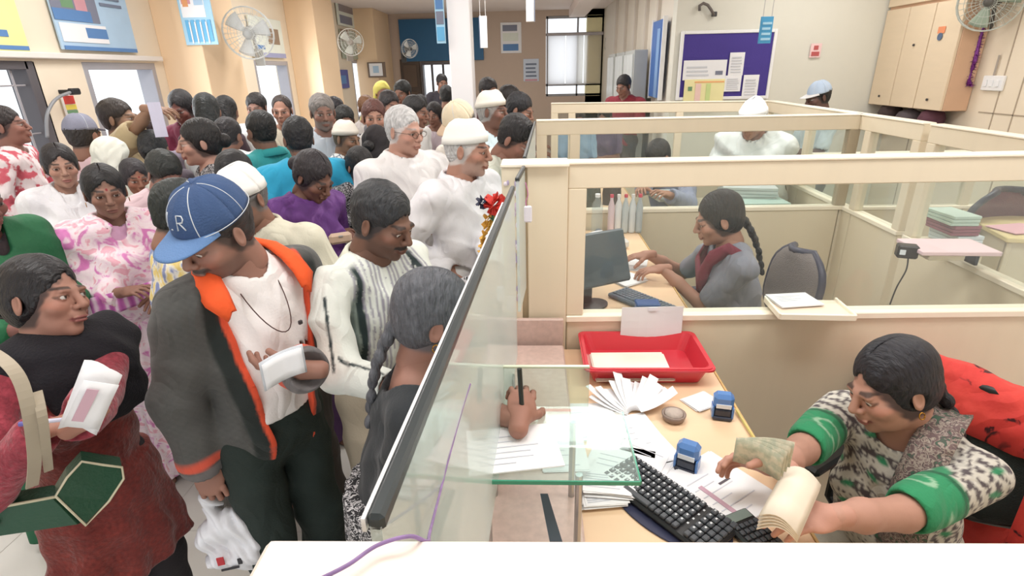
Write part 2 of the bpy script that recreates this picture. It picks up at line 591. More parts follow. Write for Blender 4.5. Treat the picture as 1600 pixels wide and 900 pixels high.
def hung(name, label, cat, Y, px0, px1, pyt, pyb, base, items, group=None, thick=.012, parts_name='sheet', cord=False):
    """a flat board facing the camera at depth Y"""
    a, b, c = at(px0, pyb, Y=Y), at(px1, pyb, Y=Y), at(px0, pyt, Y=Y)
    W, Hh = b[0]-a[0], c[2]-a[2]
    t = thing(name, label, cat, (a[0], Y, (a[2]+b[2])/2), 0, group)
    part(parts_name, t, lambda m: m.box((W/2, 0, Hh/2), (W, thick, Hh), base, bev=.002))
    if cord:
        for u in (.15, .85):
            part('hanging_cord', t, lambda m: m.tube([(W*u, 0, Hh-.01), (W*u, 0, CEIL-t.location.z)], .004, M('hanging_cord', (190, 188, 186)), 5))
    for ki, (nm, u0, u1, v0, v1, mat) in enumerate(items):
        part(nm, t, lambda m: m.box((W*(u0+u1)/2, -thick/2-.002-.0006*ki, Hh*(v0+v1)/2), (W*(u1-u0), .004, Hh*(v1-v0)), mat))
    return t
hung('poster', 'pale blue hanging poster with figures on the first peach pier', 'poster', 5.90, 292, 342, -35, 70, M('poster_sky', (170, 212, 236), rough=.5),
     [('picture', .08, .8, .42, .98, ppal), ('picture_figure', .12, .4, .62, .95, pink_), ('picture_figure', .5, .78, .60, .98, blue2),
      ('orange_patch', .15, .32, .58, .70, M('poster_orange', (226, 160, 110), rough=.6))]+[('blue_streak', .12+.17*i, .22+.17*i, .05, .38, M('poster_streak', (104, 178, 222), rough=.5)) for i in range(5)]+[('white_streak', .23+.17*i, .27+.17*i, .02, .35, ppal) for i in range(4)])
panel_left('poster', 'framed notice with blue footer behind the white wall fan', 'poster', 397, 446, 25, 90, pcre,
           [('picture', .5, .86, .35, .75, M('poster_brown', (150, 128, 108), rough=.6)), ('blue_footer', .0, 1, .0, .12, M('poster_lilac', (160, 164, 200), rough=.6)), ('blue_mark', .1, .35, .2, .3, blue1)])
panel_left('poster', 'small pale notice high on the wall past the second peach pier', 'poster', 529, 555, 2, 42, pcre, [('picture', .1, .8, .1, .45, pdark), ('picture', .1, .9, .6, .95, M('poster_grey', (150, 140, 140), rough=.6))])
panel_left('poster', 'green and grey notice below the small pale one past the second pier', 'poster', 536, 560, 46, 92, M('poster_sage', (170, 178, 160), rough=.6), [('picture', .0, .5, .6, 1, M('poster_brown', (150, 128, 108)))])
panel_left('poster', 'small violet blue poster on the wall past the second pier beside the bright opening', 'poster', 529, 546, 109, 138, M('poster_violet', (84, 88, 158), rough=.5), [('pale_print', .25, .75, .25, .7, blue1)])
fr_ = hung('picture_frame', 'white framed picture in a dark frame on the third pier', 'picture', 12.55, 576, 604, 97, 121, M('frame_dark', (120, 104, 92), rough=.5), [('picture', .1, .82, .1, .92, ppal), ('drawing', .3, .62, .3, .75, blue2)])
# far sign, posters, white banners
hung('sign_board', 'wide dark blue board over the far doorway', 'sign', 13.96, 628, 756, 29, 95, M('sign_navy', (34, 96, 140), rough=.5), [], thick=.06)
hung('poster', 'tall blue photo strip hanging left of the white column', 'poster', 4.98, 683, 697, -20, 68, M('poster_sky', (170, 212, 236)),
     [('picture', .1, .9, .62+.0, .95, blue1), ('picture', .1, .9, .35, .58, pdark), ('picture', .1, .9, .05, .3, M('poster_streak', (104, 178, 222)))], cord=True)
hung('sign_board', 'narrow white sign hanging right of the white column', 'sign', 8.0, 750, 762, 25, 75, white, [('grey_edge', 0, .1, 0, 1, ptxt)], thick=.03, cord=True)
hung('sign_board', 'white sign hanging from the ceiling by the tall glass post', 'sign', 4.0, 822, 836, -20, 34, white, [('grey_edge', .9, 1, 0, 1, ptxt)], thick=.03, cord=True)
hung('poster', 'white and blue poster high on the far beige wall', 'poster', 13.99, 783, 815, 35, 83, ppal, [('picture', .1, .8, .72, .92, pdark), ('picture', .1, .85, .08, .3, blue1), ('green_strip', .1, .85, .4, .66, pcre)])
hung('poster', 'small pale notice low on the far beige wall', 'poster', 13.99, 818, 842, 92, 127, M('poster_pale', (206, 216, 232)), tx(4, .15, .85, .2, .9)+[('red_strip', .1, .9, .02, .1, pink_)])
for i, (a, b) in enumerate(((946, 961), (964, 980))):
    hung('certificate', ['left of two framed certificates under the far wall fan', 'right of two framed certificates under the far wall fan'][i], 'certificate', 13.99, a, b, 86, 110, M('frame_brown', (110, 92, 76)), [('paper', .14, .86, .1, .9, ppal)]+tx(3, .3, .7, .25, .75), group='certificates on the far wall')
# blue board and glass doors on the return wall
pb = thing('display_board', 'blue upright display board on the return wall left of the notice board', 'board', (XO-.07, 7.22, 1.62))
part('board', pb, lambda m: m.box((0, .35, .35), (.03, .62, .9), M('board_blue', (70, 110, 176), rough=.4), bev=.004))
for y in (.03, .67):
    part('frame', pb, lambda m: m.box((0, y, .35), (.05, .03, .95), white))
part('curtain', pb, lambda m: m.box((-.02, .22, .3), (.02, .16, .8), M('board_pale_blue', (132, 168, 214), rough=.4)))
for i, y in enumerate((8.25, 9.15, 10.1)):
    gd = thing('glass_cabinet', ['grey glass fronted cabinet nearest the blue display board', 'middle grey glass fronted cabinet along the return wall', 'grey glass fronted cabinet nearest the far window'][i], 'cabinet', (XO-.25, y, 0), 0, 'glass cabinets along the return wall')
    part('carcass', gd, lambda m: m.box((.03, 0, 1.05), (.18, .74, 2.1), M('cabinet_grey', (176, 178, 174), rough=.4), bev=.006))
    for s_ in (-1, 1):
        dr1 = part('door', gd, lambda m: m.box((-.07, s_*.18, 1.1), (.02, .34, 1.9), M('cabinet_pale', (198, 202, 200), rough=.3), bev=.004))
        part('handle', dr1, lambda m: m.box((-.09, s_*.03, 1.1), (.02, .02, .16), darkm, bev=.004))

# notice board
nb = hung('notice_board', 'purple notice board with white frame on the office wall', 'notice board', 6.97, 1058, 1197, 50, 153, M('notice_felt', (72, 58, 140), rough=.85, bump=.2), [], thick=.02, parts_name='felt')
A_, B_, C2 = at(1058, 153, Y=6.97), at(1197, 153, Y=6.97), at(1058, 50, Y=6.97)
W_, H_ = B_[0]-A_[0], C2[2]-A_[2]
def fr(m):
    for u in (0, W_):
        m.box((u, -.005, H_/2), (.035, .04, H_+.035), white, bev=.005)
    for v in (0, H_):
        m.box((W_/2, -.005, v), (W_-.035, .04, .035), white, bev=.005)
part('frame', nb, fr)
hung('notice', 'wide white notice pinned on the purple board, above the yellow chart', 'notice', 6.945, 1066, 1133, 94, 125, ppal, [('emblem', .75, .92, .25, .45, pdark)]+tx(3, .08, .6, .2, .8, M('pale_text', (206, 208, 214))), group='papers on the notice board', thick=.004)
hung('notice', 'yellow and orange chart at the bottom left of the purple board', 'notice', 6.94, 1066, 1128, 124, 168, M('chart_cream', (240, 232, 176), rough=.8), [('orange_line', .25, .98, .88, .93, M('chart_orange', (240, 176, 120))), ('pink_column', .28, .42, .05, .85, M('chart_pink', (240, 206, 196))), ('green_column', .55, .66, .05, .85, M('chart_green', (206, 222, 150))), ('green_mark', .1, .2, .6, .75, pgrn)], group='papers on the notice board', thick=.004)
for lab, a, b, c, d in (('tall white typed sheet at the top right of the purple board', 1137, 1160, 82, 118), ('small square typed sheet under the tall one on the purple board', 1130, 1156, 118, 143), ('typed sheet at the lower right corner of the purple board', 1158, 1182, 117, 153)):
    hung('notice', lab, 'notice', 6.945, a, b, c, d, ppal, tx(6, .15, .85, .12, .88, M('pale_text', (206, 208, 214))), group='papers on the notice board', thick=.004)
sg = hung('hanging_sign', 'light blue hanging sign with white writing at the corner of the purple board', 'sign', 6.2, 1184, 1203, 26, 68, M('sign_cyan', (74, 158, 204), rough=.5), tx(4, .15, .9, .12, .9, M('sign_white_text', (170, 214, 236))), thick=.02, cord=True)
hung('sticker', 'small red and pink sticker on the bare office wall', 'sticker', 6.98, 1264, 1281, 68, 90, M('sticker_pink', (240, 206, 206)), [('red_figure', .3, .7, .55, .85, M('sticker_red', (190, 92, 92))), ('red_base', .15, .85, .12, .42, MATS['sticker_red'])], thick=.003)
hk_ = thing('cable_loop', 'dark curved cable loop on the wall above the purple board', 'cable', at(1092, 20, Y=6.97))
part('cable', hk_, lambda m: m.tube([tuple(at(x, y, Y=6.95)-at(1092, 20, Y=6.97)) for x, y in ((1093, 17), (1093, 9), (1099, 5), (1106, 8), (1111, 15), (1116, 24))], .016, M('cable_brown', (104, 96, 92)), 8), True)
part('socket', hk_, lambda m: m.box(tuple(at(1116, 22, Y=6.96)-at(1092, 20, Y=6.97)), (.06, .03, .05), darkm, bev=.006))

# wall cupboard on the right
y0, y1 = 5.75, 6.98
cz0, cz1 = 1.42, 3.1
cb = thing('wall_cupboard', 'tall cream wall cupboard with three doors high on the right wall', 'cupboard', (4.0, y0, cz0))
cbm = M('cupboard_cream', (228, 208, 180), rough=.45, var=.04, scale=4, stretch=(1, 1, 5))
part('carcass', cb, lambda m: m.box((.13, (y1-y0)/2, (cz1-cz0)/2), (.23, y1-y0, cz1-cz0), M('cupboard_brown', (214, 176, 146), rough=.5), bev=.005))
dz = 2.42-cz0
for i in range(3):
    w = (y1-y0)/3
    dd_ = part('door', cb, lambda m: m.box((0, w*(i+.5), dz/2), (.03, w-.012, dz-.01), cbm, bev=.004))
    part('lock', dd_, lambda m: m.lathe([(.012, 0), (.012, .01)], darkm, (-.02, w*(i+.5)+.0, dz*.62 if i == 1 else .1), 12, Matrix.Rotation(-pi/2, 3, 'Y')))
for i in range(2):
    w = (y1-y0)/2
    part('upper_door', cb, lambda m: m.box((0, w*(i+.5), dz+.35), (.03, w-.012, cz1-cz0-dz-.03), cbm, bev=.004))
st_ = thing('sticker', 'orange, white and blue sticker on the nearest cupboard door', 'sticker', at(1470, 52, X=3.98))
part('orange_top', st_, lambda m: m.box((0, 0, .03), (.003, .10, .06), M('sticker_orange', (232, 146, 104))))
part('blue_disc', st_, lambda m: m.lathe([(.035, 0), (.035, .004)], M('sticker_blue', (84, 104, 134)), (0, 0, -.03), 16, Matrix.Rotation(-pi/2, 3, 'Y')))
# shelf with dark bundles under the cupboard
sh = thing('shelf', 'grey shelf board below the cream wall cupboard', 'shelf', (4.1, 6.3, 1.25))
part('board', sh, lambda m: m.box((0, 0, 0), (.28, 1.25, .03), M('shelf_grey', (150, 140, 136), rough=.5), bev=.004))
for y in (-.5, .5):
    part('bracket', sh, lambda m: m.box((0.03, y, -.08), (.2, .02, .13), darkm))
for i, (y, w, h, c) in enumerate(((6.0, .24, .16, (96, 60, 72)), (6.35, .3, .13, (88, 80, 84)), (6.7, .26, .18, (70, 58, 58)))):
    bn = thing('cloth_bundle', ['maroon bundle at the near end of the shelf under the cupboard', 'grey bundle in the middle of the shelf under the cupboard', 'dark brown bundle at the far end of the shelf under the cupboard'][i], 'bundle', (4.1, y, 1.267), 0, 'bundles on the shelf')
    part('cloth', bn, lambda m: m.lathe([(.01, 0), (.13, .01), (.15, h*.4), (.12, h*.8), (.05, h), (.01, h+.005)], M('bundle_%d' % i, c, rough=.9, bump=.4), sy=w/.28, sx=.8), True)
    part('knot', bn, lambda m: m.lathe([(.005, h-.01), (.03, h), (.035, h+.02), (.01, h+.035)], MATS['bundle_%d' % i], n=12), True)
# garland, switch plate
gp = [at(x, y, X=4.19) for x, y in ((1536, 38), (1532, 55), (1527, 75), (1523, 95), (1516, 112), (1513, 124), (1516, 134))]
gl = thing('tinsel_garland', 'purple tinsel garland hanging under the wall fan at right', 'garland', gp[0])
def tinsel(m):
    mt = M('purple_tinsel', (120, 48, 130), rough=.35, metal=.4, var=.5, scale=60)
    rr = random.Random(3)
    pts = []
    for i in range(len(gp)-1):
        for u in np.linspace(0, 1, 9)[:-1]:
            pts.append(gp[i]*(1-u)+gp[i+1]*u-gp[0])
    m.tube(pts, .02, mt, 6)
    for p in pts:
        for _ in range(12):
            d = Vector((rr.uniform(-1, 1), rr.uniform(-1, 1), rr.uniform(-1, 1))).normalized()
            q = Vector(p)
            sd = d.orthogonal().normalized()*.006
            m.add([q-sd, q+sd, q+d*rr.uniform(.035, .055)], [(0, 1, 2)], mt)
part('tinsel', gl, tinsel)
sw_ = thing('switch_box', 'white switch box with a conduit on the right wall', 'switch', at(1552, 130, X=4.235))
part('plate', sw_, lambda m: m.box((0, 0, 0), (.03, .24, .13), white, bev=.006))
part('conduit', sw_, lambda m: m.tube([(0, .02, .06), (0, .02, .24)], .008, M('conduit_grey', (170, 160, 150)), 6))
part('switch', sw_, lambda m: [m.box((-.02, -.07+.07*i, 0), (.012, .035, .06), ppal, bev=.003) for i in range(3)])

# ---------------------------------------------------------------- wall fans
def wall_fan(label, pos, r, heading, tilt=.15, cage=(214, 216, 216), col=(196, 200, 200), hub=(120, 130, 130)):
    t = thing('wall_fan', label, 'fan', pos, heading, 'wall fans')
    wire = M('fan_wire_%d' % cage[0], cage, rough=.35, metal=.1)
    bl_ = M('fan_blade_%d' % col[0], col, rough=.4)
    hb_ = M('fan_hub_%d' % hub[0], hub, rough=.4)
    Rt = Matrix.Rotation(pi/2+tilt, 3, 'X')
    def cg(m):
        for zz, sgn in ((.05, 1), (-.05, -1)):
            for rr_ in (1.0, .75, .5, .25):
                z = sgn*(.055*sqrt(max(0, 1-(rr_*.92)**2))+.01)
                m.tube([Rt @ Vector((r*rr_*cos(a_), r*rr_*sin(a_), z)) for a_ in np.linspace(0, 2*pi, 28)], r*.010, wire, 4)
            for k in range(26):
                a_ = 2*pi*k/26
                m.tube([Rt @ Vector((r*q*cos(a_), r*q*sin(a_), sgn*(.055*sqrt(max(0, 1-(q*.92)**2))+.01))) for q in (.15, .45, .75, 1.0)], r*.007, wire, 4)
        m.tube([Rt @ Vector((r*cos(a_), r*sin(a_), 0)) for a_ in np.linspace(0, 2*pi, 28)], r*.03, wire, 6)
    part('cage', t, cg)
    for k in range(3):
        def bd(m):
            G = []
            for i in range(6):
                q = .18+.70*i/5
                G.append([Rt @ Vector((r*q*cos(2*pi*k/3+w), r*q*sin(2*pi*k/3+w), .02*sin(w*2))) for w in np.linspace(-.15, .75-.1*i/5, 6)])
            m.grid(G, bl_, .004)
        part('blade', t, bd, True)
    part('motor', t, lambda m: m.lathe([(.01, .07), (r*.18, .06), (r*.2, 0), (r*.24, -.06), (r*.26, -.14), (r*.12, -.18)], hb_, R=Rt, n=20), True)
    part('bracket', t, lambda m: (m.tube([(0, r*.55+.05, -.02), (0, r*.55+.10, -r*.7), (0, r*.55+.16, -r*.9)], r*.07, hb_, 8), m.box((0, r*.55+.17, -r*.9), (.10, .03, .18), hb_, bev=.006), m.tube([(0, .10, 0), (0, r*.55+.06, -.05)], r*.08, hb_, 8)))
    return t
wall_fan('big white wall fan on the left hall wall before the second pier', at(388, 52, Y=6.4), .26, radians(12), cage=(226, 230, 230), col=(222, 226, 226), hub=(196, 200, 200))
wall_fan('white fan with a dark hub beyond the second peach pier', at(548, 66, Y=9.0), .19, radians(25), cage=(176, 172, 164), col=(170, 170, 160), hub=(130, 120, 110))
wall_fan('small grey fan beside the dark blue board', at(640, 76, Y=11.5), .17, radians(40), cage=(186, 186, 182), col=(180, 180, 176), hub=(60, 60, 60))
wall_fan('grey fan above the framed certificates', at(965, 68, Y=13.6), .30, 0, cage=(190, 188, 178), col=(196, 194, 186), hub=(60, 56, 52))
wall_fan('large grey wall fan with tinsel below it at top right', at(1548, 2, X=4.05), .24, radians(-48), cage=(196, 200, 192), col=(160, 176, 158), hub=(90, 88, 84))
# ---------------------------------------------------------------- cubicle partitions
lam = M('partition_laminate', (227, 214, 189), rough=.42, var=.04, scale=3, stretch=(6, 6, .6), coat=.1)
lamt = M('partition_top_edge', (248, 238, 218), rough=.35, var=.02, coat=.15)
cgl = glass_mat('partition_glass', (.96, .98, .97), .08, .022)
ZT, ZS = 1.61, 1.08
def partition(name, label, a, b, sections, thick=.05, zt=ZT, zs=ZS, rail=.085, glass=True, posts=(0, 1)):
    """a run from a to b (xy): solid below zs, glass above, top rail at zt; sections: fractions where posts stand"""
    a, b = Vector((*a, 0)), Vector((*b, 0))
    L = (b-a).length
    ang = atan2(b.y-a.y, b.x-a.x)
    t = thing(name, label, 'partition', (a.x, a.y, 0), ang)
    cuts = sorted(set([0, 1]+list(sections)))
    part('top_rail', t, lambda m: (m.box((L/2, 0, zt-rail/2-.004), (L, thick, rail-.008), lam, bev=.003), m.box((L/2, 0, zt-.004), (L+.004, thick+.012, .010), lamt, bev=.003)))
    part('middle_rail', t, lambda m: m.box((L/2, 0, zs-.012), (L, thick+.012, .024), lamt, bev=.003))
    for u0, u1 in zip(cuts[:-1], cuts[1:]):
        part('panel', t, lambda m: m.box((L*(u0+u1)/2, 0, (zs-.024)/2+.03), (L*(u1-u0)-.006, thick-.008, zs-.024-.06), lam, bev=.004))
        if glass:
            part('glass_pane', t, lambda m: m.box((L*(u0+u1)/2, 0, (zs+zt-rail)/2), (L*(u1-u0)-.05, .006, zt-rail-zs), cgl))
    for u in cuts:
        if u in posts or u not in (0, 1):
            part('post', t, lambda m: m.box((min(max(L*u, .03), L-.03), 0, (zs+zt-rail)/2), (.06, thick, zt-rail-zs), lam, bev=.003))
    part('plinth', t, lambda m: m.box((L/2, 0, .03), (L, thick-.02, .06), M('plinth_brown', (120, 96, 80), rough=.6)))
    return t
# nearest ledge
t = thing('partition', 'pale topped partition right in front along the bottom edge', 'partition', (-.168, .16, 0), .012)
part('top_board', t, lambda m: m.box((1.2, 0, 1.60), (2.4, .19, .02), M('ledge_cream', (240, 228, 216), rough=.4, var=.015), bev=.004))
part('panel', t, lambda m: m.box((1.2, 0, .81), (2.37, .14, 1.55), lam, bev=.004))
part('plinth', t, lambda m: m.box((1.2, 0, .015), (2.37, .12, .03), MATS.get('plinth_brown') or M('plinth_brown', (120, 96, 80), rough=.6)))
# second partition with its wide post
t = partition('partition', 'full width glazed partition between the two cashiers', (.11, 1.76), (2.05, 1.80), [], posts=(0,))
PB = t
t = thing('partition_post', 'broad cream post block left of the first cashier counter', 'post', (-.10, 1.76, 0))
def blk(m):
    m.box((.03, 0, .83), (.06, .10, 1.54), lam, bev=.003)
    m.box((.145, .0, .83), (.13, .07, 1.54), lam, bev=.003)
    m.box((.075, .012, .83), (.03, .05, 1.53), M('partition_groove', (206, 190, 160), rough=.5))
part('post', t, blk)
part('cap', t, lambda m: m.box((.105, 0, 1.605), (.215, .11, .012), lamt, bev=.003))
part('granite_cladding', t, lambda m: m.box((.10, -.060, 1.0), (.20, .018, .17), M('pink_granite', (206, 180, 170), rough=.3, var=.2, scale=60), bev=.002), label='pink granite facing')
# third and fourth
partition('partition', 'glazed partition behind the second cashier, topped level with the side run', (.02, 3.3), (1.88, 3.33), [.12, .985], posts=(0, 1))
partition('partition', 'farthest glazed partition, with the notice board beyond it', (.16, 5.0), (1.95, 4.75), [.1, .6], posts=(0, 1))
# side run
partition('partition', 'side partition run on the right of the cubicles, far stretch', (1.93, 4.75), (1.875, 2.745), [.40, .77], posts=(0, 1))
partition('partition', 'nearer stretch of the side partition, behind the pink shelf', (1.870, 2.69), (1.85, 1.84), [], posts=(0, 1))
M('steel', (176, 176, 176), rough=.3, metal=.8)
partition('partition', 'glazed partition running right behind the pink ledge', (1.94, 3.95), (4.2, 3.97), [.5], zt=1.30, zs=.92)

# ---------------------------------------------------------------- counter along the hall side
gran = MATS['pink_granite']
ct = thing('service_counter', 'cream fronted service counter with pink granite top along the queue', 'counter', (-.03, 1.0, 0))
part('top', ct, lambda m: m.box((0, -.01, .985), (.26, 1.36, .03), gran, bev=.005))
part('front', ct, lambda m: m.box((-.06, -.01, .50), (.05, 1.36, .94), lam, bev=.004))
part('back', ct, lambda m: m.box((.06, -.01, .50), (.05, 1.36, .94), lam, bev=.004))
ct2 = thing('service_counter', 'service counter continuing beside the second cashier', 'counter', (-.02, 2.55, 0))
part('top', ct2, lambda m: m.box((0, 0, .985), (.22, 1.38, .03), gran, bev=.005))
part('front', ct2, lambda m: m.box((-.05, 0, .50), (.05, 1.38, .94), lam, bev=.004))
# glass screens along the queue
sgl = glass_mat('screen_glass', (.90, .965, .95), .16, .33)  # strong white diffuse painted in for the window reflections on the screens
edge = M('black_rubber_edge', (44, 52, 54), rough=.35)
def screen(label, p0, p1, z0, z1, w=.012, post=True):
    p0, p1 = Vector((*p0, 0)), Vector((*p1, 0))
    L = (p1-p0).length
    t = thing('glass_screen', label, 'glass screen', p0, atan2(p1.y-p0.y, p1.x-p0.x))
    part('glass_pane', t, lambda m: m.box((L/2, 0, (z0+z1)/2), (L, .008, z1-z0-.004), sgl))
    part('top_edge', t, lambda m: m.box((L/2, 0, z1), (L, w, .014), edge, bev=.003), label='dark rubber top edge')
    if post:
        part('reflection_line', t, lambda m: m.box((L*.42, w/2+.002, z1-.001), (L*.84, .003, .011), M('reflection_line', (236, 238, 240), rough=.2, metal=.3)))  # added pale strip drawn as the white reflection along the dark edge
        part('clip', t, lambda m: [m.box((x, 0, z0+.01), (.03, .02, .04), M('steel', (176, 176, 176)), bev=.003) for x in (L*.15, L*.85)])
    return t
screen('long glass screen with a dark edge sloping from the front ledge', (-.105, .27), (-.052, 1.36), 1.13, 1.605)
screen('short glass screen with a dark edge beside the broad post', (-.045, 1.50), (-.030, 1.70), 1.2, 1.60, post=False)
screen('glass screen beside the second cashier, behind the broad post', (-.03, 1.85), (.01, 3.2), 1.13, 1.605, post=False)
for a_, y_, n_ in ((-.078, .46, 0), (-.066, 1.2, 1)):
    q = thing('screen_bracket', ['steel foot holding the long glass screen near the front', 'steel foot holding the long glass screen at its far end'][n_], 'bracket', (a_, y_, 1.0), 0, 'steel feet under the glass screen')
    part('rod', q, lambda m: m.tube([(0, 0, 0), (0, 0, .135)], .008, MATS['steel'], 8))
    part('foot', q, lambda m: m.lathe([(.022, 0), (.022, .006), (.01, .012)], MATS['steel'], n=14))
# glass transaction shelf
shg = glass_mat('shelf_glass', (.86, .955, .93), .12, .10)
gedge = M('green_glass_edge', (60, 150, 122), rough=.15)
gs = thing('glass_shelf', 'greenish glass transaction shelf above the granite counter', 'shelf', (0.03, .875, 1.2))
part('glass_sheet', gs, lambda m: m.box((0, 0, 0), (.31, .21, .008), shg))
part('front_edge', gs, lambda m: m.box((0, -.106, 0), (.31, .003, .008), gedge), label='green front edge')
part('side_edge', gs, lambda m: m.box((.156, 0, 0), (.003, .21, .008), gedge))
for x in (-.12, .05):
    for y in (-.08, .08):
        part('standoff', gs, lambda m: m.tube([(x, y, -.20), (x, y, -.004)], .007, MATS['steel'], 8))
gb = thing('glass_guard', 'upright glass guard standing at the back of the transaction shelf', 'glass guard', (.0, 1.0, 1.2))
part('glass_pane', gb, lambda m: m.box((-.01, 0, .05), (.25, .008, .1), shg))
part('top_edge', gb, lambda m: m.box((-.01, 0, .1015), (.25, .008, .004), M('pale_glass_edge', (206, 214, 190), rough=.2)))

# ---------------------------------------------------------------- desks
deskm = M('desk_laminate', (240, 206, 170), rough=.4, var=.08, scale=3, stretch=(1, 6, 1), coat=.1)
def desk(label, x0, x1, y0, y1):
    t = thing('cashier_desk', label, 'desk', ((x0+x1)/2, (y0+y1)/2, 0))
    W, D = x1-x0, y1-y0
    part('desk_top', t, lambda m: m.box((0, 0, .943), (W, D, .024), deskm, bev=.004))
    part('edge_band', t, lambda m: m.box((W/2+.002, 0, .943), (.006, D, .026), M('desk_edge', (206, 170, 110), rough=.5)))
    for y in (-D/2+.02, D/2-.02):
        part('side_panel', t, lambda m: m.box((0, y, .465), (W-.03, .025, .93), lam, bev=.003))
    part('drawer', t, lambda m: m.box((W/2-.04, -D/2+.28, .82), (.02, .42, .14), lam, bev=.004))
    return t
desk("tan desk of the nearest cashier, strewn with papers and stamps", .10, .585, .26, 1.725)
desk("tan desk of the second cashier behind the glazed partition", .12, .63, 1.83, 3.26)

# ---------------------------------------------------------------- things on the first desk
ZD = .956
red = M('red_plastic', (206, 52, 66), rough=.3, var=.06, coat=.2)
tr = thing('tray', 'red plastic tray holding white forms on the nearest desk', 'tray', (.355, 1.60, ZD))
def tray(m):
    w, d, h = .19, .125, .062
    def ring(k, z, g_=0):
        pts = []
        for cx, cy, a0 in ((1, 1, 0), (-1, 1, pi/2), (-1, -1, pi), (1, -1, 3*pi/2)):
            for i in range(5):
                a_ = a0+i*pi/8
                pts.append((cx*(w+k-.025)+.025*cos(a_), cy*(d+k-.025)+.025*sin(a_), z))
        return pts
    rs = [ring(-.035, 0), ring(-.02, .002), ring(0, h), ring(.012, h), ring(.012, h-.006), ring(.008, h-.006), ring(.006, h+.003), ring(-.004, h+.003), ring(-.026, .008), ring(-.06, .007)]
    n = 20
    vs = [p for r_ in rs for p in r_]
    fs = [(i*n+j, i*n+(j+1) % n, (i+1)*n+(j+1) % n, (i+1)*n+j) for i in range(len(rs)-1) for j in range(n)]
    fs += [tuple(range(n-1, -1, -1)), tuple((len(rs)-1)*n+j for j in range(n))]
    m.add(vs, fs, red)
part('tray_body', tr, tray)
def sheets(m, w, d, n, mat, jit=.004, seed=1, z=0, th=.0012):
    r_ = random.Random(seed)
    for i in range(n):
        m.box((r_.uniform(-jit, jit), r_.uniform(-jit, jit), z+th*(i+.5)), (w, d, th*.8), mat, rot=r_.uniform(-.03, .03)*(jit/.004))
def paper_stack(label, px, py, z, w, d, n, rz, name='paper_stack', cat='papers', group=None, mat=None, jit=.004, seed=1, lines=True, dark=None):
    t = thing(name, label, cat, at(px, py, z=z), rz, group)
    part('sheets', t, lambda m: sheets(m, w, d, n, mat or ppal, jit, seed))
    if lines:
        def pr_(m):
            r_ = random.Random(seed+5)
            for i in range(6):
                L = w*r_.uniform(.35, .7)
                m.box((-w*.38+L/2, -d*.36+d*.72*i/6, .0012*n+.0006), (L, .0025, .0006), M('grey_print', (210, 212, 222)))
            if dark:
                m.box((w*.12, d*.05, .0012*n+.0008), (w*.22, .006, .0008), M('dark_print', (90, 84, 92)))
                m.box((-w*.25, -d*.1, .0012*n+.0008), (.012, d*.5, .0008), M('mauve_print', (196, 160, 176)))
        part('print', t, pr_)
    return t
paper_stack('white forms lying inside the red plastic tray', 985, 575, ZD+.012, .24, .17, 8, .02, cat='papers', lines=False, mat=M('form_paper', (240, 236, 222), rough=.8))
paper_stack('printed statement with dark print in the middle of the nearest desk', 1128, 765, ZD+.002, .17, .20, 6, radians(35), seed=3, dark=True)
paper_stack('loose white vouchers left of the keyboard under the glass shelf', 965, 735, ZD+.001, .14, .16, 7, radians(-20), jit=.016, seed=4)
paper_stack('slips at the left corner of the keyboard', 940, 780, ZD+.001, .10, .05, 10, radians(10), jit=.010, seed=5)
paper_stack('white sheets between the fanned slips and the stamp', 985, 690, ZD+.001, .16, .20, 5, radians(15), jit=.02, seed=6)
paper_stack('large pale papers piled on the shelf side of the desk, behind the guard', 915, 660, ZD+.001, .17, .14, 8, radians(4), jit=.015, seed=7)
paper_stack('crumpled white slips between the keyboard and the fanned slips', 1005, 720, ZD+.001, .12, .14, 6, radians(-35), jit=.02, seed=14)
paper_stack('pale slips under the near edge of the glass shelf', 945, 755, ZD+.016, .12, .07, 8, radians(-8), jit=.014, seed=15)
paper_stack('white papers at the far corner of the desk behind the round lid', 1095, 628, ZD+.001, .09, .07, 4, radians(30), seed=8, lines=False)
paper_stack('papers lying on the glass transaction shelf, doubling as its white reflection', 800, 700, 1.206, .17, .13, 3, radians(10), seed=9)  # papers here and below also fill in the white reflection of the shelf
paper_stack('bright white sheet on the granite counter seen through the shelf, doubling as its reflection', 880, 705, 1.002, .11, .15, 2, radians(3), seed=10)
# fan of paper slips
fn = thing('paper_fan', 'fan of white paper slips curling up before the red tray', 'papers', at(990, 650, z=ZD))
def fan(m):
    r_ = random.Random(8)
    for i in range(16):
        a_ = radians(155-9*i)
        L = .12+r_.uniform(-.01, .015)
        w = .028
        G = []
        for u in np.linspace(0, 1, 6):
            rr_ = .015+L*u
            z = .004+.0012*i+.045*u*u*(.6+.4*sin(i*1.3))
            cx, cy = rr_*cos(a_), rr_*sin(a_)
            nx_, ny_ = -sin(a_), cos(a_)
            G.append([(cx+nx_*s_*w/2, cy+ny_*s_*w/2, z+.004*s_) for s_ in (-1, 0, 1)])
        m.grid(G, ppal, .0012)
part('slips', fn, fan)
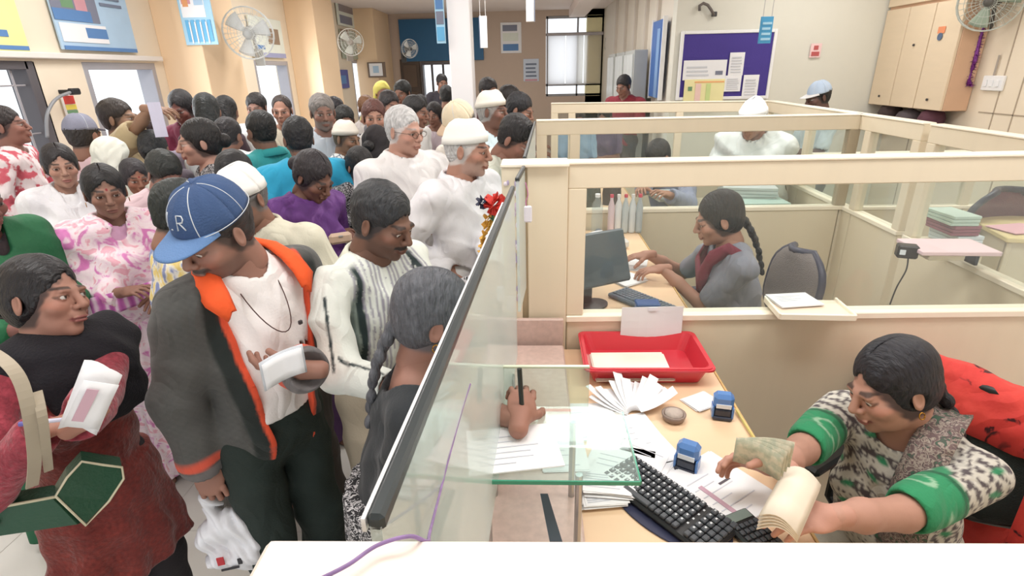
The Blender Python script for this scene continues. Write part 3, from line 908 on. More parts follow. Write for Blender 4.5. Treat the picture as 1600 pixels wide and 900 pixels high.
# self inking stamps
def stamp(label, px, py, rz):
    t = thing('rubber_stamp', label, 'stamp', at(px, py, z=ZD), rz, 'self inking stamps')
    sb_, sk_ = M('stamp_blue', (86, 132, 196), rough=.25, coat=.3), M('stamp_dark', (50, 56, 72), rough=.35)
    part('base', t, lambda m: (m.box((0, 0, .006), (.052, .040, .012), sk_, bev=.003), m.box((0, -.0, .022), (.046, .030, .022), sk_, bev=.003)))
    part('handle', t, lambda m: m.box((0, .004, .055), (.054, .040, .046), sb_, bev=.010), label='blue moulded handle')
    part('label_window', t, lambda m: m.box((0, -.017, .046), (.040, .003, .012), M('label_white', (226, 232, 238), rough=.4)))
    for s_ in (-1, 1):
        part('leg', t, lambda m: m.box((s_*.026, 0, .024), (.006, .034, .036), sb_, bev=.002))
    return t
stamp('blue stamp beside the keyboard in the middle of the desk', 1072, 733, radians(-30))
stamp('blue stamp at the far right edge of the desk', 1127, 652, radians(-12))
ld = thing('sponge_bowl', 'round grey finger sponge bowl behind the stamps', 'bowl', at(1052, 655, z=ZD))
part('bowl', ld, lambda m: m.lathe([(.018, 0), (.030, .004), (.034, .020), (.030, .022), (.026, .016), (.001, .015)], M('bowl_brown', (140, 122, 112), rough=.5), n=28), True)
part('sponge', ld, lambda m: m.lathe([(.026, .012), (.024, .024), (.012, .028), (.001, .028)], M('sponge_grey', (186, 172, 162), rough=.9, bump=.5), n=24), True)
# keyboard on a dark mat
kb = thing('keyboard', 'black computer keyboard on a curved dark mat on the nearest desk', 'keyboard', at(1040, 790, z=ZD), radians(-51))
part('mat', kb, lambda m: m.lathe([(.001, 0), (.158, .0), (.16, .0015), (.158, .003), (.001, .003)], M('dark_blue_mat', (44, 48, 76), rough=.5), (0.0, .0, 0), 40, sy=.55))
part('keyboard_base', kb, lambda m: m.box((0, 0, .011), (.30, .125, .014), blackp, bev=.005))
def keys(m):
    km = M('key_grey', (70, 74, 80), rough=.4)
    for r_ in range(6):
        for c in range(19):
            if c in (14,) or (r_ == 5 and 3 < c < 9):
                continue
            m.box((-.138+.0153*c, .048-.019*r_, .0215), (.0132, .0160, .008), km, bev=.002)
    m.box((-.138+.0153*6, .048-.019*5, .0215), (.075, .0160, .008), km, bev=.002)
    for r_ in range(5):
        for c in range(17):
            m.box((-.138+.0153*c, .050-.019*r_, .0258), (.004, .005, .0006), M('key_legend', (206, 210, 214)))
kk = part('keys', kb, keys)
# calculator
cl = thing('calculator', 'black calculator half hidden by the front ledge', 'calculator', at(1175, 840, z=ZD), radians(25))
part('body', cl, lambda m: m.box((0, 0, .01), (.075, .12, .018), blackp, bev=.005))
part('display', cl, lambda m: m.box((0, .042, .020), (.058, .022, .003), M('lcd', (120, 134, 128), rough=.2)))
part('keys', cl, lambda m: [m.box((-.026+.013*c, .018-.015*r_, .021), (.010, .011, .005), M('key_grey', (70, 74, 80)), bev=.0015) for c in range(5) for r_ in range(5)])
pe_ = thing('pencil', 'yellow pencil lying along the right edge of the desk', 'pencil', at(1155, 655, z=ZD+.004), 0)
q0, q1 = at(1150, 640, z=ZD+.006)-at(1155, 655, z=ZD+.004), at(1183, 692, z=ZD+.006)-at(1155, 655, z=ZD+.004)
part('shaft', pe_, lambda m: m.tube([q0, q1], .004, M('pencil_yellow', (214, 196, 120), rough=.4), 6))
part('tip', pe_, lambda m: m.tube([q1, q1+(q1-q0)*.12], [.004, .0008], darkm, 6))
# sheet clipped over partition, shelf block on partition
sx0, sx1 = at(968, 530, Y=1.728), at(1068, 478, Y=1.728)
hs_ = thing('notice', 'pale sheet hanging on the partition above the red tray', 'notice', (sx0[0], 1.722, sx0[2]))
part('sheet', hs_, lambda m: m.grid([[(u*(sx1[0]-sx0[0]), -.002-.004*sin(u*3+v*2), v*(sx1[2]-sx0[2])) for v in np.linspace(0, 1, 6)] for u in np.linspace(0, 1, 8)], M('pale_sheet', (226, 230, 232), rough=.6), .0015))
part('tape', hs_, lambda m: m.box(((sx1[0]-sx0[0])/2, -.006, (sx1[2]-sx0[2])-.006), (.03, .002, .012), M('label_white', (226, 232, 238))))
lt = thing('letter_tray', 'flat cream tray resting on the partition ledge beside the cashier', 'tray', tuple(at(1262, 488, z=1.085)), radians(-3))
part('tray_base', lt, lambda m: m.box((0, 0, .010), (.24, .15, .014), M('tray_cream', (238, 218, 196), rough=.4), bev=.004))
part('rim', lt, lambda m: (m.box((0, -.075, .016), (.24, .008, .022), lamt, bev=.002), m.box((-.12, 0, .016), (.008, .15, .022), lamt, bev=.002), m.box((.12, 0, .016), (.008, .15, .022), lamt, bev=.002)))
paper_stack('open white register lying on the cream tray', 1240, 470, 1.105, .15, .11, 6, radians(8), name='register', cat='register', seed=21)
# mouse cable like purple cord over the ledge
cd = [at(500, 905, z=1.618), at(545, 882, z=1.618), at(590, 852, z=1.618), at(640, 838, z=1.618), at(668, 846, z=1.60), at(672, 830, z=1.56), at(690, 760, z=1.50), at(700, 720, z=1.5), at(722, 640, z=1.50), at(735, 600, z=1.50)]
def curve_pts(P_, n=8):
    out = []
    P_ = [Vector(p) for p in P_]
    for i in range(len(P_)-1):
        a_, b_, c_, d_ = P_[max(i-1, 0)], P_[i], P_[i+1], P_[min(i+2, len(P_)-1)]
        for k in range(n):
            u = k/n
            out.append(.5*((2*b_)+(-a_+c_)*u+(2*a_-5*b_+4*c_-d_)*u*u+(-a_+3*b_-3*c_+d_)*u**3))
    return out+[P_[-1]]
o_ = MB().tube([p-Vector(cd[0]) for p in curve_pts(cd)], .0013, M('purple_cord', (140, 112, 160), rough=.5, var=.5, scale=60), 6).build('cord', smooth=True, loc=cd[0])
tag(o_, 'purple cord trailing over the front ledge and up the glass screen', 'cord')
# strings with white tags behind the glass
for i, (x, y, ya, zt_) in enumerate(((764, 628, 480, 1.30), (798, 470, 340, 1.45), (825, 330, 285, 1.50), (782, 455, 330, 1.46))):
    top = at(x-4, ya, Y=1.02 if i == 0 else 1.45)
    bot = at(x, y, Y=1.0 if i == 0 else 1.45)
    tg = thing('hanging_tag', ['white plastic tag on a string in front of the red tray', 'white tag hanging at the broad post, lower right of the flowers', 'small tag at the top of the broad post', 'white tag on a pink string under the flowers'][i], 'tag', bot, 0, 'tags on strings')
    dv = Vector(top-bot)
    part('string', tg, lambda m: m.tube(curve_pts([dv, dv*.6+Vector((.004, 0, 0)), dv*.3-Vector((.004, 0, 0)), dv*.1]), .0013, M('pink_string', (196, 120, 170), rough=.6), 5))
    part('tag_body', tg, lambda m: m.box((0, 0, -.008), (.022, .008, .046), M('tag_white', (228, 226, 236), rough=.4), bev=.004))
# flower decoration at the end of the long glass screen
fp = at(770, 318, Y=1.34)
fd = thing('flower_decoration', 'red and gold artificial flowers tied to the end of the glass screen', 'decoration', fp)
def petals(m, c, r_, mat, n, sd):
    q = random.Random(sd)
    for i in range(n):
        d = Vector((q.uniform(-1, 1), q.uniform(-1, .6), q.uniform(-1, 1))).normalized()
        u = d.orthogonal().normalized()
        v = d.cross(u)
        G = [[Vector(c)+d*r_*(.3+.7*a_)+(u*b_*(1-a_*.4)*r_*.35)+v*(a_*b_)*r_*.15 for b_ in (-1, 0, 1)] for a_ in (0, .35, .7, 1)]
        m.grid(G, mat, .001)
part('red_flower', fd, lambda m: petals(m, (.006, 0, .0), .030, M('petal_red', (196, 50, 40), rough=.6, var=.3), 34, 1), label='red petals')
part('dark_flower', fd, lambda m: petals(m, (-.026, 0, .004), .018, M('petal_dark', (44, 48, 70), rough=.6), 18, 2))
part('gold_spray', fd, lambda m: [petals(m, (-.012-.004*i, -.002, -.04-.022*i), .018, M('petal_gold', (206, 158, 66), rough=.5, var=.3), 14, 5+i) for i in range(5)], label='gold tinsel spray')
part('leaf', fd, lambda m: petals(m, (.008, 0, -.045), .022, M('petal_green', (60, 104, 76), rough=.6), 8, 13))
# torn sticker marks on the broad post
stk = thing('sticker', 'faded pink and violet flower stickers down the broad post', 'sticker', (-.09, 1.706, 1.2))
def blot(m):
    q = random.Random(5)
    for i in range(46):
        m.lathe([(q.uniform(.003, .009), 0), (.002, .0016)], [M('sticker_mauve', (206, 186, 206), rough=.7), M('sticker_lilac', (180, 166, 196), rough=.7), M('sticker_pale', (232, 222, 230), rough=.7)][i % 3], (q.uniform(.0, .045), 0, q.uniform(-.05, .36)), 7, Matrix.Rotation(pi/2, 3, 'X'), sy=q.uniform(1, 2.2))
part('flower_marks', stk, blot)

# ---------------------------------------------------------------- second cubicle desk: monitor, printer, bottle, papers, phone
Z2 = .956
mon = thing('computer_monitor', 'dark flat computer monitor on the second desk, seen from behind', 'monitor', (.225, 2.10, Z2), radians(28))
dkb = M('monitor_grey', (74, 86, 94), rough=.4)
part('screen_housing', mon, lambda m: m.box((0, 0, .20), (.36, .035, .22), dkb, rot=Matrix.Rotation(-.35, 3, 'X'), bev=.008))
part('stand', mon, lambda m: (m.box((0, .02, .06), (.05, .03, .12), blackp, bev=.004), m.lathe([(.09, 0), (.09, .008), (.03, .014)], blackp, n=24, sy=.7)))
part('display', mon, lambda m: m.box((0, .02, .21), (.27, .003, .19), M('screen_black', (20, 24, 28), rough=.1), rot=Matrix.Rotation(-.35, 3, 'X')))
prn = thing('dot_matrix_printer', 'grey passbook printer beside the monitor on the second desk', 'printer', (.22, 2.55, Z2), radians(20))
part('casing', prn, lambda m: (m.box((0, 0, .06), (.20, .30, .12), M('printer_grey', (128, 146, 148), rough=.4), bev=.015), m.box((.02, 0, .13), (.12, .26, .03), M('printer_cover', (178, 196, 196), rough=.3), bev=.01)))
part('paper', prn, lambda m: m.grid([[(.05+.12*u, -.09+.18*v, .14+.02*sin(u*2)) for v in np.linspace(0, 1, 3)] for u in np.linspace(0, 1, 6)], ppal, .001))
k2 = thing('keyboard', 'grey keyboard slanting across the second desk', 'keyboard', (.47, 2.10, Z2), radians(-52))
part('keyboard_base', k2, lambda m: m.box((0, 0, .010), (.34, .12, .018), M('keyboard_slate', (92, 102, 116), rough=.45), bev=.005))
part('keys', k2, lambda m: [m.box((-.15+.0166*c, .042-.019*r_, .021), (.0135, .016, .006), M('key_slate', (112, 122, 136), rough=.45), bev=.002) for r_ in range(5) for c in range(19)])
ph_ = thing('telephone', 'white desk telephone among papers on the second desk', 'telephone', (.43, 2.95, Z2), radians(15))
part('base', ph_, lambda m: m.box((0, 0, .025), (.15, .19, .05), M('phone_white', (222, 222, 220), rough=.3), bev=.012))
part('handset', ph_, lambda m: (m.box((-.045, 0, .065), (.035, .18, .025), M('phone_grey', (96, 104, 112), rough=.3), bev=.008), m.box((-.045, .075, .05), (.04, .045, .04), MATS['phone_grey'], bev=.008), m.box((-.045, -.075, .05), (.04, .045, .04), MATS['phone_grey'], bev=.008)))
part('keypad', ph_, lambda m: [m.box((.015+.02*c, -.05+.025*r_, .053), (.012, .014, .006), MATS['phone_grey'], bev=.002) for c in range(3) for r_ in range(4)])
bt_ = thing('water_bottle', 'clear plastic water bottle on the second desk by the third partition', 'bottle', (.37, 3.12, Z2))
part('bottle', bt_, lambda m: m.lathe([(.030, 0), (.033, .01), (.033, .13), (.030, .15), (.033, .16), (.031, .19), (.014, .225), (.013, .24)], glass_mat('bottle_plastic', (.90, .94, .97), .2, .12), n=20), True)
part('bottle_cap', bt_, lambda m: m.lathe([(.015, .236), (.015, .255), (.001, .256)], M('cap_white', (236, 236, 238)), n=16))
for i, (x, y, rz, n, lb) in enumerate(((.30, 2.85, .4, 16, 'stack of white slips at the back of the second desk'), (.50, 2.62, -.2, 5, "white papers under the second cashier's hands"), (.42, 2.42, .6, 8, 'papers between the printer and the slanting keyboard'), (.22, 1.95, .1, 6, 'papers at the near left corner of the second desk'))):
    t = thing('paper_stack', lb, 'papers', (x, y, Z2+.0005), rz, None)
    part('sheets', t, lambda m: sheets(m, .13, .18, n, ppal, .01, 30+i))
ip = thing('ink_pad', 'small blue ink pad box just beyond the hanging sheet', 'ink pad', (.42, 1.87, Z2))
part('base', ip, lambda m: m.box((0, 0, .055), (.085, .05, .11), M('ink_pad_blue', (56, 104, 176), rough=.35), bev=.006))
part('lid', ip, lambda m: m.box((0, 0, .112), (.089, .054, .012), M('ink_pad_dark', (40, 78, 140), rough=.35), bev=.004))

# ---------------------------------------------------------------- behind the third partition
d3 = desk('desk of the third clerk behind the third partition', .2, .75, 3.4, 4.7)
for i, (px, py, Y, w, h, lb) in enumerate(((1165, 300, 3.75, .34, .16, 'tall pile of greenish ledgers behind the third partition'), (1185, 315, 3.62, .30, .10, 'lower pile of pale ledgers in front of the tall pile'), (1045, 300, 3.9, .24, .05, 'pale folders in front of the third clerk'))):
    p = at(px, py, Y=Y)
    t = thing('ledger_pile', lb, 'ledgers', (p[0], Y, ZS*0+p[2]-h/2-.02), radians(-8+10*i), 'ledger piles behind the third partition')
    def led(m):
        q = random.Random(i)
        n = int(h/.022)
        for k in range(n):
            m.box((q.uniform(-.01, .01), q.uniform(-.01, .01), .022*(k+.5)), (w, .24, .0195), [M('ledger_white', (226, 232, 228), rough=.7), M('ledger_green', (176, 200, 192), rough=.7), M('ledger_grey', (200, 206, 206), rough=.7)][q.randrange(3)], bev=.002, rot=q.uniform(-.06, .06))
    part('ledgers', t, led)
tb = thing('side_table', 'cream side table carrying the ledger piles behind the third partition', 'table', (1.42, 3.78, 0))
tbz = float(at(1165, 300, Y=3.75)[2]-.08-.02)
part('table_top', tb, lambda m: m.box((-.05, 0, tbz-.017), (.80, .55, .03), lam, bev=.004))
for sx_ in (-.4, .30):
    for sy_ in (-.22, .22):
        part('leg', tb, lambda m: m.box((sx_, sy_, (tbz-.03)/2), (.04, .04, tbz-.035), lam, bev=.004))

# ---------------------------------------------------------------- right side: pink ledge, black box, yellow desk, shelves
ps0 = at(1480, 386, z=1.16)
ps = thing('wall_shelf', 'pale pink shelf board fixed on the side partition', 'shelf', tuple(ps0), radians(-3))
part('board', ps, lambda m: m.box((0, 0, 0), (.30, .19, .018), M('pink_board', (236, 208, 214), rough=.4), bev=.003))
part('bracket', ps, lambda m: (m.box((-.03, 0, -.025), (.14, .12, .03), lamt, bev=.003), m.box((.11, .02, -.04), (.012, .1, .06), darkm)))
bx0 = at(1417, 392, z=1.15)
bx = thing('junction_box', 'small black junction box with a hanging cable beside the pink shelf', 'junction box', tuple(bx0), radians(-20))
part('box', bx, lambda m: m.box((0, 0, 0), (.075, .05, .055), M('box_black', (50, 44, 44), rough=.4), bev=.006))
part('socket', bx, lambda m: m.box((-.02, -.027, 0), (.02, .006, .02), M('label_white', (226, 232, 238))))
part('cable', bx, lambda m: m.tube(curve_pts([(.01, 0, -.025), (.012, -.01, -.08), (-.006, -.012, -.16), (-.014, -.012, -.24)]), .003, darkm, 6))
_yd = at(1600, 358, z=1.06)
yd = thing('cashier_desk', 'yellowish desk at the right edge behind the side partition', 'desk', (_yd[0]+.10, _yd[1]+.02, 0), radians(-14))
part('desk_top', yd, lambda m: m.box((0.12, 0, 1.05), (.75, .5, .025), M('yellow_desk', (232, 212, 160), rough=.4), bev=.004))
part('front_panel', yd, lambda m: m.box((0.12, -.2, .52), (.7, .02, 1.02), lam, bev=.003))
part('side_panel', yd, lambda m: m.box((-.22, 0, .52), (.02, .44, 1.02), lam, bev=.003))
paper_stack('pink folder on the yellowish desk at the right edge', 1592, 358, 1.066, .22, .16, 4, .2, name='folder', cat='folder', mat=M('pink_folder', (226, 176, 186), rough=.6), lines=False)
for i, (px, py, c, w, h, lb) in enumerate(((1488, 338, (196, 214, 204), .13, .05, 'pale green files behind the side glass'), (1488, 353, (150, 84, 100), .13, .05, 'maroon files behind the side glass'), (1492, 370, (214, 222, 228), .13, .06, 'pale blue folders under the maroon files'))):
    p = at(px, py, Y=2.75)
    t = thing('file_pile', lb, 'files', (p[0], 2.75, p[2]-h/2), 0, 'files behind the side glass')
    part('files', t, lambda m: [m.box((0, 0, h*(k+.5)/3), (w, .2, h/3-.002), M('file_%d' % i, c, rough=.6), bev=.002, rot=.04*(k-1)) for k in range(3)])
fs_ = thing('file_stand', 'cream stand holding the piled files behind the side glass', 'stand', (float(at(1488, 375, Y=2.75)[0]), 2.75, 0))
fz = float(at(1490, 370, Y=2.75)[2])-.03
part('stand_top', fs_, lambda m: m.box((0, 0, fz-.012), (.20, .24, .02), lam, bev=.003))
for sx_ in (-.08, .08):
    part('leg', fs_, lambda m: m.box((sx_, 0, (fz-.022)/2), (.025, .2, fz-.024), lam, bev=.003))

# ---------------------------------------------------------------- office chairs
def office_chair(label, loc, rz, zseat, col, mesh_col, back_h=.55, w=.46, drape=None):
    t = thing('office_chair', label, 'chair', loc, rz)
    fm_, sm = M('chair_frame_%d' % col[0], col, rough=.4), M('chair_mesh_%d_%d' % mesh_col[:2], mesh_col, rough=.8, bump=.6, bscale=200)
    z0 = loc[2]
    part('seat', t, lambda m: m.lathe([(.01, zseat-.06), (.2, zseat-.06), (.235, zseat-.03), (.22, zseat), (.01, zseat+.005)], sm, n=28), True)
    def back(m):
        G = [[(w/2*(x)*(1-.10*z**4), .24-.05*(1-x*x)+.05*z, zseat+.12+back_h*z) for x in np.linspace(-1, 1, 11)*1.0] for z in np.linspace(0, 1, 11)]
        for r_ in range(11):
            k = max(.42, (1-abs(2*(r_/10)-1)**3.4)**.5)
            G[r_] = [(p[0]*k, p[1], p[2]) for p in G[r_]]
        m.grid(G, sm, .025)
        ringp = [G[r_][-1] for r_ in range(11)]+G[-1][::-1][2:-2:2]+[G[r_][0] for r_ in range(10, -1, -1)]+G[0][2:-2:2]
        m.tube(ringp, .018, fm_, 8, closed=True)
    part('backrest', t, back, True)
    part('spine', t, lambda m: m.tube([(0, .30, zseat+.35), (0, .30, zseat+.05), (0, .18, zseat-.08), (0, 0, zseat-.09)], .022, fm_, 8), True)
    part('gas_column', t, lambda m: m.tube([(0, 0, .08), (0, 0, zseat-.06)], .028, darkm, 12))
    for s_ in (-1, 1):
        part('armrest', t, lambda m: (m.tube([(s_*.20, .05, zseat-.05), (s_*.27, .05, zseat+.02), (s_*.27, .05, zseat+.19)], .014, fm_, 8), m.box((s_*.27, .0, zseat+.20), (.055, .24, .03), fm_, bev=.01)))
    for k in range(5):
        a_ = 2*pi*k/5
        lg_ = part('leg', t, lambda m: m.tube([(0, 0, .10), (.26*cos(a_), .26*sin(a_), .06)], [.022, .014], fm_, 8))
        part('caster', lg_, lambda m: m.lathe([(.026, -.012), (.028, 0), (.026, .012)], darkm, (.26*cos(a_), .26*sin(a_), .028), 12, Matrix.Rotation(pi/2, 3, 'X')))
    return t
# ------------------------------------------------------------------ implicit surfaces (numpy)
def rotm(rx=0, ry=0, rz=0):
    return np.array((Matrix.Rotation(rz, 3, 'Z') @ Matrix.Rotation(ry, 3, 'Y') @ Matrix.Rotation(rx, 3, 'X')), float)

class Sdf:
    def __init__(self):
        self.ops = []
    def ell(self, c, r, k=.02, R=None, op='u'):
        self.ops.append(('e', np.array(c, np.float32), np.array(r, np.float32), None if R is None else np.array(R, np.float32), k, op))
        return self
    def cap(self, a, b, ra, rb, k=.02, op='u', flat=1.0, fd=None):
        self.ops.append(('c', np.array(a, np.float32), np.array(b, np.float32), (ra, rb), k, op))
        return self
    def fn(self, f, k=.0, op='u'):
        self.ops.append(('f', f, None, None, k, op))
        return self
    def off(self, t):
        self.ops.append(('o', t, None, None, 0, 'o'))
        return self
    def __call__(self, P):
        D = None
        for o in self.ops:
            if o[0] == 'e':
                q = P-o[1]
                if o[3] is not None:
                    q = q@o[3]
                qa = q/o[2]
                k0 = np.sqrt((qa*qa).sum(1))
                qb = qa/o[2]
                k1 = np.sqrt((qb*qb).sum(1))+1e-9
                d = k0*(k0-1)/k1
            elif o[0] == 'c':
                ab = o[2]-o[1]
                q = P-o[1]
                t = np.clip(q@ab/max(float(ab@ab), 1e-9), 0, 1)
                q = q-t[:, None]*ab
                d = np.sqrt((q*q).sum(1))-(o[3][0]+t*(o[3][1]-o[3][0]))
            elif o[0] == 'f':
                d = o[1](P)
            else:
                D = D-(o[1](P) if callable(o[1]) else o[1])
                continue
            k, op = o[4], o[5]
            if D is None:
                D = d
            elif op == 'u':
                if k > 0:
                    h = np.clip(.5+.5*(D-d)/k, 0, 1)
                    D = D+(d-D)*h-k*h*(1-h)
                else:
                    D = np.minimum(D, d)
            elif op == 's':
                d = -d
                if k > 0:
                    h = np.clip(.5-.5*(D-d)/k, 0, 1)
                    D = D+(d-D)*h+k*h*(1-h)
                else:
                    D = np.maximum(D, d)
            elif op == 'i':
                if k > 0:
                    h = np.clip(.5-.5*(D-d)/k, 0, 1)
                    D = D+(d-D)*h+k*h*(1-h)
                else:
                    D = np.maximum(D, d)
        return D

def surfnet(f, lo, hi, h, newton=2):
    lo = np.array(lo, np.float32)
    hi = np.array(hi, np.float32)
    B = 4
    nb = np.maximum(1, np.ceil((hi-lo)/(B*h)).astype(int))
    g = np.stack(np.meshgrid(*[np.arange(n) for n in nb], indexing='ij'), -1).reshape(-1, 3)
    dc = f((lo+(g*B+1.5)*h).astype(np.float32))
    V = np.repeat(np.repeat(np.repeat(np.where(dc > 0, 1., -1.).reshape(nb), B, 0), B, 1), B, 2).astype(np.float32)
    act = g[np.abs(dc) < 6.5*h]
    loc = np.stack(np.meshgrid(*[np.arange(B)]*3, indexing='ij'), -1).reshape(-1, 3)
    idx = (act[:, None, :]*B+loc[None]).reshape(-1, 3)
    if len(idx) == 0:
        return np.zeros((0, 3)), np.zeros((0, 4), int)
    V[idx[:, 0], idx[:, 1], idx[:, 2]] = f((lo+idx*h).astype(np.float32))
    V[0], V[-1], V[:, 0], V[:, -1], V[:, :, 0], V[:, :, -1] = [np.abs(a)+1e-4 for a in (V[0], V[-1], V[:, 0], V[:, -1], V[:, :, 0], V[:, :, -1])]
    S = V < 0
    nx, ny, nz = np.array(V.shape)-1
    cnt = np.zeros((nx, ny, nz), np.int8)
    for i in (0, 1):
        for j in (0, 1):
            for k in (0, 1):
                cnt += S[i:i+nx, j:j+ny, k:k+nz]
    cells = np.argwhere((cnt > 0) & (cnt < 8))
    vid = -np.ones((nx, ny, nz), np.int32)
    vid[cells[:, 0], cells[:, 1], cells[:, 2]] = np.arange(len(cells))
    corners = [(i, j, k) for i in (0, 1) for j in (0, 1) for k in (0, 1)]
    cv = {c: V[cells[:, 0]+c[0], cells[:, 1]+c[1], cells[:, 2]+c[2]] for c in corners}
    acc = np.zeros((len(cells), 3), np.float32)
    num = np.zeros(len(cells), np.float32)
    for c in corners:
        for ax in range(3):
            if c[ax] == 0:
                c2 = list(c)
                c2[ax] = 1
                a, b = cv[c], cv[tuple(c2)]
                m = (a < 0) != (b < 0)
                t = np.where(m, a/np.where(m, a-b, 1), 0)
                p = np.tile(np.array(c, np.float32), (len(cells), 1))
                p[:, ax] += t
                acc += p*m[:, None]
                num += m
    P = lo+(cells+acc/num[:, None])*h
    P = P.astype(np.float32)
    F = []
    for ax in range(3):
        A = [slice(None)]*3
        Bs = [slice(None)]*3
        A[ax] = slice(0, -1)
        Bs[ax] = slice(1, None)
        a, b = S[tuple(A)], S[tuple(Bs)]
        e = np.argwhere(a != b)
        o1, o2 = [(1, 2), (2, 0), (0, 1)][ax]
        ok = (e[:, o1] > 0) & (e[:, o2] > 0) & (e[:, o1] < V.shape[o1]-1) & (e[:, o2] < V.shape[o2]-1)
        e = e[ok]
        fl = a[e[:, 0], e[:, 1], e[:, 2]]
        q = []
        for d1, d2 in ((-1, -1), (0, -1), (0, 0), (-1, 0)):
            c = e.copy()
            c[:, o1] += d1
            c[:, o2] += d2
            q.append(vid[c[:, 0], c[:, 1], c[:, 2]])
        q = np.stack(q, 1)
        q[~fl] = q[~fl][:, ::-1]
        F.append(q)
    F = np.concatenate(F)
    F = F[(F >= 0).all(1)]
    ep = .35*h
    for _ in range(newton):
        d = f(P)
        G = np.stack([f(P+np.eye(3, dtype=np.float32)[a]*ep)-d for a in range(3)], 1)/ep
        gg = (G*G).sum(1)
        st = -(d/np.maximum(gg, .2))[:, None]*G
        ln = np.sqrt((st*st).sum(1))+1e-9
        P = (P+st*np.minimum(1, .8*h/ln)[:, None]).astype(np.float32)
    return P, F

def np_mesh(name, P, F, mats, parent=None, col=None, smooth=True):
    me = bpy.data.meshes.new(name)
    me.vertices.add(len(P))
    me.vertices.foreach_set('co', np.asarray(P, np.float32).ravel())
    F = np.asarray(F)
    me.loops.add(F.size)
    me.polygons.add(len(F))
    me.loops.foreach_set('vertex_index', F.ravel().astype(np.int32))
    me.polygons.foreach_set('loop_start', np.arange(0, F.size, 4, dtype=np.int32))
    me.polygons.foreach_set('loop_total', np.full(len(F), 4, np.int32))
    me.update(calc_edges=True)
    me.validate()
    if smooth:
        me.polygons.foreach_set('use_smooth', [True]*len(me.polygons))
    for m in mats:
        me.materials.append(m)
    if col is not None and len(me.vertices) == len(P):
        a = me.color_attributes.new('Col', 'FLOAT_COLOR', 'POINT')
        c = np.ones((len(P), 4), np.float32)
        c[:, :3] = col
        a.data.foreach_set('color', c.ravel())
    o = bpy.data.objects.new(name, me)
    COL.objects.link(o)
    if parent is not None:
        o.parent = parent
    return o

def attr_mat(name, rough=.6, sss=0.0, bump=.15, bscale=120.0, var=.05, sheen=0.0, wrinkle=0.0, nscale=14):
    if name in MATS:
        return MATS[name]
    m = bpy.data.materials.new(name)
    m.use_nodes = True
    nt = m.node_tree
    b = nt.nodes['Principled BSDF']
    a = nt.nodes.new('ShaderNodeAttribute')
    a.attribute_name = 'Col'
    tc = nt.nodes.new('ShaderNodeTexCoord')
    n = nt.nodes.new('ShaderNodeTexNoise')
    n.inputs['Scale'].default_value = nscale
    n.inputs['Detail'].default_value = 5
    nt.links.new(tc.outputs['Object'], n.inputs['Vector'])
    mr = nt.nodes.new('ShaderNodeMapRange')
    mr.inputs['To Min'].default_value = 1-var*2
    mr.inputs['To Max'].default_value = 1+var*2
    nt.links.new(n.outputs['Fac'], mr.inputs[0])
    vm = nt.nodes.new('ShaderNodeVectorMath')
    vm.operation = 'SCALE'
    nt.links.new(a.outputs['Color'], vm.inputs[0])
    nt.links.new(mr.outputs[0], vm.inputs['Scale'])
    nt.links.new(vm.outputs[0], b.inputs['Base Color'])
    b.inputs['Roughness'].default_value = rough
    b.inputs['Sheen Weight'].default_value = sheen
    n2 = nt.nodes.new('ShaderNodeTexNoise')
    n2.inputs['Scale'].default_value = bscale
    nt.links.new(tc.outputs['Object'], n2.inputs['Vector'])
    bp = nt.nodes.new('ShaderNodeBump')
    bp.inputs['Strength'].default_value = bump
    bp.inputs['Distance'].default_value = .004
    nt.links.new(n2.outputs['Fac'], bp.inputs['Height'])
    if wrinkle:
        add_wrinkle(nt, tc, b, wrinkle)
        nt.links.new(b.inputs['Normal'].links[0].from_socket, bp.inputs['Normal'])
    nt.links.new(bp.outputs[0], b.inputs['Normal'])
    MATS[name] = m
    return m

SKIN = attr_mat('skin', rough=.6, bump=.05, bscale=200)
PAINTED = attr_mat('dyed_cloth', rough=.85, bump=.25, bscale=160, sheen=.1, wrinkle=.55)
KNIT = attr_mat('knitted_wool', rough=.95, bump=1.0, bscale=95, var=.32, sheen=.2, wrinkle=.4, nscale=85)

def hair_mat(name, rgb, rough=.42):
    rgb = tuple(int(v*(.80 if v < 80 else 1)) for v in rgb)
    return M(name, rgb, rough=rough+.1, var=.75, scale=95, bump=.9, bscale=120, stretch=(.35, 1.3, .35))

# ------------------------------------------------------------------ people
V3 = lambda *a: np.array(a, float)
def nrm(v):
    v = np.array(v, float)
    return v/(np.linalg.norm(v)+1e-12)

def ik(S, T, a, b, pole):
    d = T-S
    L = np.linalg.norm(d)
    if L > (a+b)*.985:
        T = S+d/L*(a+b)*.985
        d = T-S
        L = np.linalg.norm(d)
    L = max(L, abs(a-b)+.02)
    x = (a*a-b*b+L*L)/(2*L)
    hgt = sqrt(max(1e-6, a*a-x*x))
    n = nrm(d)
    p = np.array(pole, float)
    p = nrm(p-n*(p@n))
    return S+n*x+p*hgt, T

def smoothstep(a, b, x):
    t = np.clip((x-a)/(b-a), 0, 1)
    return t*t*(3-2*t)

